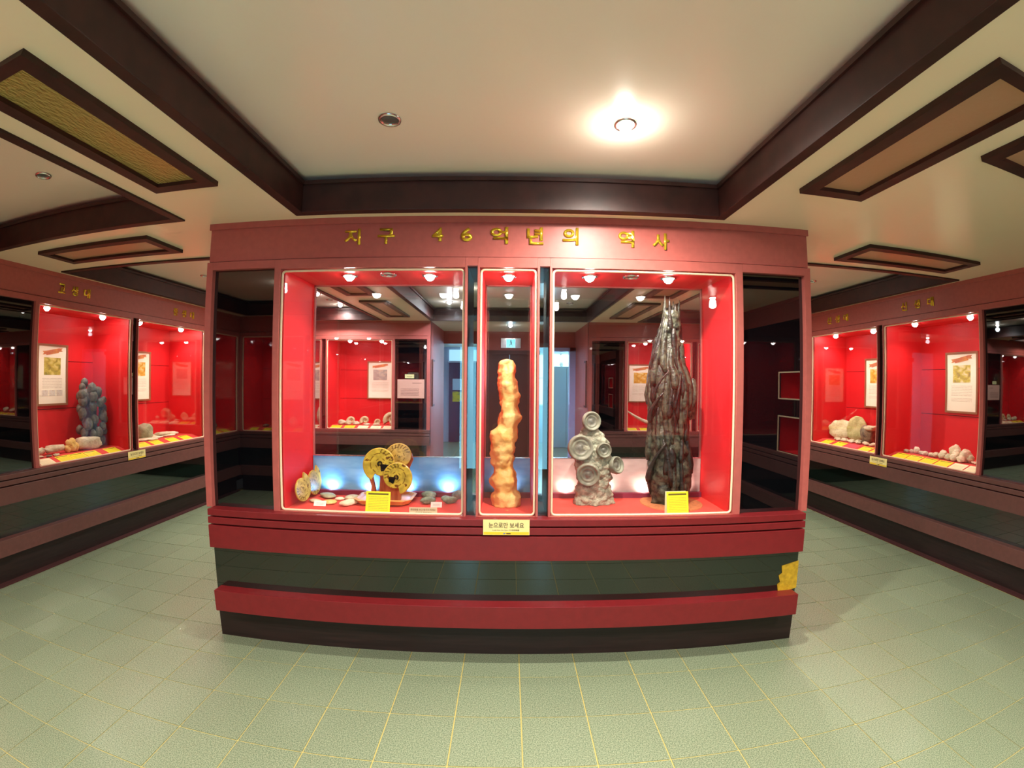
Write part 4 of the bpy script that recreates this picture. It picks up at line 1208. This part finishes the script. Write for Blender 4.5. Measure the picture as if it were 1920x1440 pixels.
def disc_bm(r, th):
    bm = bmesh.new()
    lathe(bm, [(0.0005, th * .1), (r * .18, th * .15), (r * .30, -th * .1), (r * .40, -th * 0.15), (r * .50, th * .25), (r * .60, th * 0.35), (r * .66, th * .15), (r * .74, th * .35), (r * .86, th * 1.0), (r * .95, th * .95), (r, th * .5), (r * 1.02, -th * .3), (r * .85, -th * 1.8), (r * 0.3, -th * 3)], 40)
    return bm


for (x, z, r, nx, nz, y) in ((-.022, .478, .055, .25, .10, -.030), (-.085, .330, .072, .10, .10, -.050), (.046, .318, .043, .15, .05, -.052), (.125, .228, .050, .75, .35, -.025), (-.043, .182, .066, -.15, -.12, -.062)):
    e = Vector((nx, -1, nz)).normalized().to_track_quat('Z', 'Y').to_euler()
    d = ob('coiled_fossil', disc_bm(r, 0.016), M['disc'], gs, True, (x, y, z), e)
    bm = bmesh.new(); lathe(bm, [(0.0005, 0.006), (r * .10, 0.007), (r * .18, 0.0035), (r * .28, 0.0005), (r * .40, -0.0008), (r * .47, 0.002)], 24)
    ob('whorl', bm, M['disc_dark'], d, True)
    # ribs round the rim
    bm = bmesh.new()
    for k in range(22):
        t = 2 * PI * k / 22
        v = Vector((math.cos(t), math.sin(t), 0)); u = Vector((-v.y, v.x, 0)) * r * 0.045
        P0, P1 = v * r * .74, v * r * .97
        a = [bm.verts.new(P0 - u * .6 + Vector((0, 0, .004))), bm.verts.new(P1 - u + Vector((0, 0, .0140))), bm.verts.new(P1 + u + Vector((0, 0, .0140))), bm.verts.new(P0 + u * .6 + Vector((0, 0, .004)))]
        b_ = bm.verts.new((P0 + P1) / 2 + Vector((0, 0, .0150)))
        for i in range(4): bm.faces.new((a[i], a[(i + 1) % 4], b_))
    ob('rim_ribs', bm, M['disc'], d, True)

# dark fossil tower
bm = bmesh.new(); cyl(bm, 0.178, 0.176, 0, 0.004, 48)
o = ob('round_mat', bm, M['mat']); o.location = (0.945, 2.500, FZ); tag(o, 'brown round mat under the dark fossil tower', 'mat')
tw = tag(empty('fossil_tower', (0.935, 2.510, FZ + 0.004)), 'tall dark carved rock of upright pointed fossil cones', 'fossil')
PR = [(0.0, -.125, .135), (.10, -.145, .148), (.20, -.148, .145), (.30, -.148, .130), (.40, -.142, .112), (.50, -.145, .118), (.60, -.155, .130), (.68, -.152, .134), (.76, -.140, .110), (.80, -.133, .080), (.90, -.110, .068), (1.00, -.086, .060), (1.08, -.065, .050), (1.11, -.05, .04)]
q = ob('rock_core', column_bm([(z, a * .84, b * .84) for z, a, b in PR], 44, 0.012, 14, 5.5, 0.72), M['towerp'], tw, True)


def prof(z):
    z = max(0, min(1.11, z))
    for p, q_ in zip(PR, PR[1:]):
        if z <= q_[0]:
            f = (z - p[0]) / (q_[0] - p[0]); return p[1] * (1 - f) + q_[1] * f, p[2] * (1 - f) + q_[2] * f
    return PR[-1][1:]


def cone_along(pts, rads, n=9, sq=1.0):
    bm = bmesh.new(); rings = []
    for k, (p, r) in enumerate(zip(pts, rads)):
        a = pts[max(0, k - 1)]; b = pts[min(len(pts) - 1, k + 1)]
        d = (b - a).normalized(); u = d.cross(Vector((0, 1, 0.01))).normalized(); v = d.cross(u)
        rings.append([bm.verts.new(p + (u * math.cos(2 * PI * j / n) + v * math.sin(2 * PI * j / n) * sq) * r) for j in range(n)])
    for A, B in zip(rings, rings[1:]):
        for j in range(n): bm.faces.new((A[j], A[(j + 1) % n], B[(j + 1) % n], B[j]))
    bm.faces.new(rings[0][::-1]); bm.faces.new(rings[-1])
    bmesh.ops.recalc_face_normals(bm, faces=bm.faces)
    return bm


rnd = random.Random(21)
CN = []
for k in range(64):
    ang = -PI / 2 + rnd.uniform(-1.0, 1.0) * PI * (0.62 if k % 4 else 1.0)
    z0 = rnd.uniform(0.0, 0.80); L = rnd.uniform(0.18, 0.42); L = min(L, 1.06 - z0)
    CN.append((ang, z0, z0 + L, rnd.uniform(0.013, 0.024), rnd.uniform(-0.22, 0.22), rnd.random() < 0.45, rnd.random() < 0.25))
for k, (ang, z0, z1, r, dr, pale, down) in enumerate(CN):
    pts, rads = [], []
    for s in range(8):
        f = s / 7; z = z0 + (z1 - z0) * f
        a, b = prof(z); cx, rr = (a + b) / 2, (b - a) / 2
        t = ang + dr * f + 0.06 * math.sin(f * 5 + k)
        wob = 0.84 - 0.05 * f
        pts.append(Vector((cx + rr * wob * math.cos(t), rr * 0.78 * wob * math.sin(t), z)))
        g_ = (1 - f) if not down else f
        rads.append(max(0.0025, r * (0.35 + 0.75 * g_) * (1.0 if 0.05 < f < 0.97 else 0.55)))
    bm = cone_along(pts, rads, 9, 0.9); noisy(bm, 0.004, 45, k)
    ob('fossil_cone', bm, M['towerp'] if pale else M['tower'], tw, True)
for k, (x, y, z, top, lx) in enumerate(((-.045, 0.0, .98, 1.202, .004), (-.030, .02, 1.0, 1.165, -.004), (-.018, -.03, .98, 1.182, -.002), (.004, 0.01, .98, 1.170, .006), (.016, -.02, 1.0, 1.150, 0), (.034, .01, .98, 1.178, .010), (-.062, -.01, .93, 1.135, .012), (.048, 0.03, .98, 1.16, .004), (-.085, -.03, .80, 1.02, .02))):
    pts = [Vector((x + lx * s / 5 * 2, y, z + (top - z) * s / 5)) for s in range(6)]
    ob('spire', cone_along(pts, [.020, .019, .015, .011, .007, .0025], 9), M['towerp'] if k in (0, 3, 5, 7) else M['tower'], tw, True)
# shoulder lump on the right and hooked cones on the left
bm = rock_bm(.045, .05, .125, 77, .2, 3); q = ob('side_lump', bm, M['towerp'], tw, True); q.location = (.105, 0.0, .48)
for (p0, p1, p2, r) in (((-.135, -.03, .13), (-.150, -.05, .22), (-.06, -.10, .36), .020), ((-.130, -.03, .47), (-.155, -.04, .54), (-.075, -.09, .64), .018), ((-.12, -.06, .60), (-.135, -.07, .66), (-.05, -.10, .76), .013), ((-.02, -.10, .55), (.0, -.12, .62), (.02, -.10, .75), .014)):
    pts = []
    for s in range(9):
        f = s / 8; a = Vector(p0) * (1 - f) + Vector(p1) * f; b = Vector(p1) * (1 - f) + Vector(p2) * f; pts.append(a * (1 - f) + b * f)
    ob('fossil_cone', cone_along(pts, [r * (.7 if s == 0 else 1.0 - .75 * s / 8) for s in range(9)], 10), M['tower'], tw, True)


# ---- left wall near case: world position helper for wall frames
def wp(frame, s, d, z):
    (ox, oy), rz = frame
    return Matrix.Translation((ox, oy, 0)) @ Matrix.Rotation(rz, 4, 'Z') @ Vector((s, d, z))


PZ = 0.8605
nc = tag(empty('nodule_column', wp(F_LEFT, 3.62, 0.34, PZ), PI / 2), 'tall dark grey column of rounded nodules like a bunch of grapes', 'fossil')
pts = [Vector((0.04, 0, 0.0)), Vector((0.02, 0, .1)), Vector((-0.02, .01, .25)), Vector((0.0, .01, .38)), Vector((-.05, .02, .50)), Vector((-.06, .02, .56))]
bm = cone_along(pts, [.035, .055, .065, .065, .05, .03], 20); noisy(bm, 0.008, 20, 4)
ob('core', bm, M['nodule'], nc, True)
ND = [(3.554, 1.422, 0.04), (3.629, 1.382, 0.038), (3.462, 1.363, 0.035), (3.554, 1.346, 0.037), (3.479, 1.311, 0.041), (3.571, 1.256, 0.035), (3.644, 1.286, 0.033), (3.709, 1.308, 0.024), (3.737, 1.224, 0.034), (3.471, 1.196, 0.035), (3.677, 1.16, 0.036), (3.75, 1.121, 0.03), (3.593, 1.127, 0.035), (3.51, 1.086, 0.04), (3.673, 1.059, 0.029), (3.746, 1.008, 0.029), (3.488, 1.013, 0.033), (3.55, 1.003, 0.029), (3.613, 1.011, 0.036), (3.683, 0.922, 0.034)]
for k, (s, z, r) in enumerate(ND):
    bm = rock_bm(r * 1.18, r * 1.1, r * 1.5, 50 + k, .07, 3)
    for v in bm.verts: v.co.z -= r * 1.2
    e = abs(s - 3.60) / 0.16
    o = ob('nodule', bm, M['nodule'], nc, True, (s - 3.62, -0.095 + 0.06 * min(1, e * e) + 0.018 * math.sin(k * 1.7), z - PZ), (0.15 * math.sin(k), 0.25 * math.sin(k * 2.1), 0))
for k in range(14):
    z = 0.08 + 0.52 * k / 13; s = 0.09 * math.sin(k * 2.4)
    bm = rock_bm(.036, .036, .05, 90 + k, .07, 2)
    o = ob('nodule', bm, M['nodule'], nc, True, (s - 0.01, 0.055, z - 0.03))
rock('pale_rock', wp(F_LEFT, 3.49, 0.245, PZ), (.125, .055, .062), 61, 'pale', 'angular pale rock in front of the dark nodule column', rz=PI / 2 - 0.2, amp=.2, flat=.3)
yr_ = tag(empty('ochre_rock', wp(F_LEFT, 3.29, 0.26, PZ), PI / 2), 'knobbly ochre rock between the log fossil and the pale rock', 'rock')
for k, (x, y, z, r) in enumerate(((0, 0, 0, .048), (.045, -.01, 0, .038), (-.04, .0, 0, .034), (.02, 0, .05, .036), (-.012, 0, .035, .036))):
    ob('lump', rock_bm(r, r, r * 1.1, 70 + k, .2, 2), M['ochre'], yr_, True, (x, y, z))
lg = [wp(F_LEFT, 2.80 + 0.42 * s / 8, 0.30 - 0.02 * math.sin(s), PZ + 0.030 + 0.022 * (s / 8)) for s in range(9)]
bm = cone_along(lg, [.020, .026, .026, .030, .031, .033, .034, .032, .026], 16); noisy(bm, .006, 30, 2)
tag(ob('log_fossil', bm, M['pale'], None, True), 'long pale log shaped fossil lying left of the ochre rock', 'fossil')
for k, (s, d, r, lab) in enumerate(((2.80, .20, .05, 'flat brownish flake at the extreme left of the nodule column case'), (2.90, .21, .04, 'second small flake beside the log fossil'), (2.98, .19, .035, 'small thin flake in front of the log fossil'), (3.07, .20, .045, 'curled thin flake between the cards and the log fossil'))):
    rock('stone_flake', wp(F_LEFT, s, d, PZ), (r, r * .6, .009), 120 + k, 'brownrock' if k % 2 == 0 else 'pale', lab, 'rock', 'thin flakes before the log fossil', rz=1.2 + .3 * k)
# far left case
rock('grey_green_rock', wp(F_LEFT, 4.31, .30, PZ), (.105, .07, .085), 81, 'olive', 'blocky olive grey rock behind the dark strip, in the flat slab case', rz=PI / 2, amp=.2, flat=.3)
for k, (s, d, z, rx, ry, rz_, m_, lab) in enumerate((
        (4.25, .24, 0, .14, .06, .012, 'cream', 'long cream slab at the left, under the olive rock'), (4.42, .26, 0, .12, .06, .012, 'cream', 'cream slab in the middle of the far left case'),
        (4.50, .36, 0, .16, .07, .016, 'pale', 'wide pale slab behind the middle ones'), (4.66, .28, 0, .12, .05, .012, 'cream', 'cream slab to the right of the middle'),
        (4.60, .30, .022, .10, .05, .018, 'pale', 'pale slab lying on top of the others'), (4.74, .32, .0, .10, .06, .022, 'cream', 'thick cream slab near the right end'), (4.30, .19, 0, .08, .03, .010, 'cream', 'narrow cream slab just behind the cards'))):
    rock('stone_slab', wp(F_LEFT, s, d, PZ + z), (rx, ry, rz_), 140 + k, m_, lab, 'rock', 'flat slabs in the left wall far case', rz=PI / 2 + .2 * math.sin(k), amp=.14, flat=.25)
# right near case: cream rocks
RS = [(3.76, .24, .030, .018), (3.70, .25, .028, .020), (3.655, .27, .032, .034), (3.58, .26, .032, .020), (3.53, .25, .030, .024), (3.47, .27, .028, .018), (3.43, .23, .030, .020), (3.385, .24, .034, .024), (3.35, .30, .040, .034), (3.30, .22, .034, .030),
      (3.26, .24, .030, .024), (3.22, .30, .058, .066), (3.215, .215, .034, .030), (3.165, .25, .040, .045), (3.155, .205, .034, .034), (3.10, .33, .05, .045), (3.07, .26, .056, .060), (3.065, .20, .040, .032), (3.02, .27, .040, .036), (2.955, .25, .028, .012), (2.91, .24, .030, .014), (2.87, .25, .030, .014), (2.82, .25, .030, .016)]
for k, (y, d, r, h) in enumerate(RS):
    side = 'left third' if k < 7 else ('middle' if k < 11 else ('big heap' if k < 19 else 'right end'))
    rock('cream_rock', wp(F_RIGHT, -y, d, PZ), (r, r * .9, h), 160 + k, 'cream' if k % 3 else 'pale', 'small cream rock, number %s from the left of the row in the right near case' % NUM[k], 'rock', 'cream rocks, %s of the row' % side, rz=k, amp=.16)
# right far case: fossil slabs
def slab(loc, rx, rz_, th, nrm, m_, label, seed):
    bm = bmesh.new(); n = 36; O = []
    for j in range(n):
        t = 2 * PI * j / n; q = 1 + .07 * noise.noise(Vector((math.cos(t) * 2, math.sin(t) * 2, seed))) * 2 + .02 * math.sin(t * 9 + seed)
        O.append((rx * q * math.cos(t), rz_ * q * math.sin(t)))
    R0 = [bm.verts.new((x, -th / 2, z)) for x, z in [(a * .93, b * .93) for a, b in O]]; R1 = [bm.verts.new((x, -th * .2, z)) for x, z in O]; R2 = [bm.verts.new((x * .96, th / 2, z * .96)) for x, z in O]
    I = [bm.verts.new((x * .5, -th * .5 + .004 * math.sin(j), z * .5)) for j, (x, z) in enumerate(O)]
    for A, B in ((R0, R1), (R1, R2), (I, R0)):
        for j in range(n): bm.faces.new((A[j], A[(j + 1) % n], B[(j + 1) % n], B[j]))
    c = bm.verts.new((0, -th * .55, 0))
    for j in range(n): bm.faces.new((I[(j + 1) % n], I[j], c))
    bm.faces.new(R2); bmesh.ops.recalc_face_normals(bm, faces=bm.faces)
    o = ob('fossil_slab', bm, M[m_], None, True); o.location = loc; o.rotation_euler = from_axes(nrm, 0)
    return tag(o, label, 'fossil')


slab(wp(F_RIGHT, -4.87, .33, PZ + .120), .155, .118, .045, (-.85, -.45, .25), 'slabcream', 'round pale fossil slab with ragged rim, left one of the right far case', 1)
slab(wp(F_RIGHT, -4.66, .38, PZ + .145), .115, .150, .040, (-.85, -.5, .2), 'slabyellow', 'tall oval olive fossil slab with a brown patch, middle of the right far case', 5)
rock('tooth_rock', wp(F_RIGHT, -4.43, .36, PZ), (.13, .08, .11), 201, 'brownrock', 'wide topped dark brown rock right of the fossil slabs', 'rock', rz=0.4, amp=.22, flat=.3)
rock('rock_cap', wp(F_RIGHT, -4.40, .35, PZ + .150), (.12, .065, .03), 205, 'pale', 'pale sandy cap stone resting on the dark brown rock', 'rock', rz=0.6, amp=.22, flat=.3)
PB = [(4.80, .22, .04), (4.76, .20, .03), (4.70, .24, .045), (4.65, .22, .035), (4.60, .26, .04), (4.56, .22, .04), (4.50, .27, .045), (4.46, .23, .035), (4.42, .20, .03), (4.36, .25, .04), (4.31, .22, .035), (4.25, .27, .04), (4.22, .21, .035), (4.17, .25, .035), (4.12, .22, .04), (4.05, .24, .035), (4.0, .21, .035)]
for k, (y, d, r) in enumerate(PB):
    rock('pebble', wp(F_RIGHT, -y, d, PZ), (r, r * .8, r * .45), 220 + k, 'cream' if k % 2 else 'pale', 'small cream pebble, %s from the left below the fossil slabs' % NUM[k], 'pebble', 'pebbles below the fossil slabs', rz=k, amp=.2)


# ---- far wall: ribbed ammonites etc.
def ribbed_ammonite(Rr, loc, rz, label, ribs=26, group='ribbed ammonites in the far wall case', tilt=0.0):
    bm = bmesh.new(); turns = 2.6; n = 150; m_ = 14; rings = []
    for i in range(n + 1):
        t = turns * 2 * PI * i / n
        sc = math.exp(0.16 * (t - turns * 2 * PI))
        rc = Rr * 0.66 * sc; rt = Rr * 0.30 * sc
        rib = 1 + 0.11 * max(0, math.cos(t * ribs / (2 * PI) * 1.0 * (2 * PI) / (2 * PI) * 6.28 / 6.28 * 1.0 * 4.2 / 4.2 * 1.0 if False else t * ribs / (2 * PI) * 2 * PI / 1.0))
        c = Vector((rc * math.cos(t), 0, rc * math.sin(t))); u = c.normalized()
        rings.append([bm.verts.new(c + u * rt * rib * math.cos(q) + Vector((0, rt * 0.85 * rib * math.sin(q), 0))) for q in [2 * PI * j / m_ for j in range(m_)]])
    for A, B in zip(rings, rings[1:]):
        for j in range(m_): bm.faces.new((A[j], A[(j + 1) % m_], B[(j + 1) % m_], B[j]))
    bm.faces.new(rings[0][::-1]); bm.faces.new(rings[-1]); bmesh.ops.recalc_face_normals(bm, faces=bm.faces)
    lo = min(v.co.z for v in bm.verts)
    for v in bm.verts: v.co.z -= lo
    o = ob('ribbed_ammonite', bm, M['shell'], None, True); o.location = loc; o.rotation_euler = (tilt, 0, rz)
    return tag(o, label, 'fossil', group)


ribbed_ammonite(.095, wp(F_BACK, -2.36, .30, PZ), 0, 'ribbed ammonite at the left of the far wall case', 22, tilt=-.15)
ribbed_ammonite(.100, wp(F_BACK, -2.15, .30, PZ), 0, 'strongly ribbed ammonite, second in the far wall case', 30, tilt=-.15)
ribbed_ammonite(.070, wp(F_BACK, -1.95, .28, PZ), 0, 'smallest ribbed ammonite of the far wall case', 20, tilt=-.15)
ribbed_ammonite(.150, wp(F_BACK, -1.76, .33, PZ), 0, 'largest ammonite, at the right end of the far wall case', 34, tilt=-.12)
for k, (s, d, rx, h, lab) in enumerate(((-2.48, .22, .06, .04, 'pale rock at the left foot of the ammonites'), (-2.38, .21, .05, .035, 'pale rock under the first ammonite'), (-2.26, .22, .05, .03, 'flat pale rock under the second ammonite'), (-2.10, .21, .05, .015, 'thin flake right of the second ammonite'), (-1.95, .21, .06, .015, 'thin flake under the smallest ammonite'), (-1.72, .21, .035, .035, 'small round rock under the largest ammonite'))):
    rock('pale_rock', wp(F_BACK, s, d, PZ), (rx, .035, h), 260 + k, 'pale', lab + ' in the far wall case', 'rock', 'pale rocks under the far wall ammonites', amp=.15)
tk = [wp(F_BACK, 1.72 + .55 * s / 9, .28, PZ + .27 - .24 * math.sin(s / 9 * PI / 2) ** .9) for s in range(10)]
tag(ob('tusk', cone_along(tk, [.006, .012, .018, .022, .026, .03, .032, .034, .034, .03], 14), M['cream'], None, True), 'curved pale tusk leaning in the far wall case, right of the grey stone', 'fossil')
rock('tusk_rock', wp(F_BACK, 2.38, .25, PZ), (.08, .05, .05), 280, 'cream', 'cream rock beside the tusk in the far wall case')
rock('speckled_rock', wp(F_BACK, -2.82, .30, PZ), (.07, .06, .14), 281, 'pale', 'tall sandy rock at the left edge of the view through the left case')
for k, (s, r, h, m_, lab) in enumerate(((-1.0, .05, .05, 'brownrock', 'dark lump near the corner in the left corner case'), (-.72, .07, .06, 'brownrock', 'wide dark lump in the left corner case'), (-.52, .07, .16, 'brownrock', 'tall dark curled rock in the left corner case'), (.05, .06, .05, 'pale', 'pale rock in the left corner case'))):
    rock('dark_rock', wp(F_LEFT, s, .28, PZ), (r, .05, h), 290 + k, m_, lab, 'rock', rz=PI / 2)
for k, (s, r, h, lab) in enumerate(((3.25, .06, .03, 'flat dark rock in the corner case behind the camera'), (3.0, .06, .07, 'pale rock in the corner case behind the camera'), (3.42, .04, .02, 'small dark rock in the corner case behind the camera'))):
    rock('dark_rock', wp(F_FRONT, s, .28, PZ), (r, .045, h), 300 + k, 'brownrock' if k != 1 else 'pale', lab, 'rock')
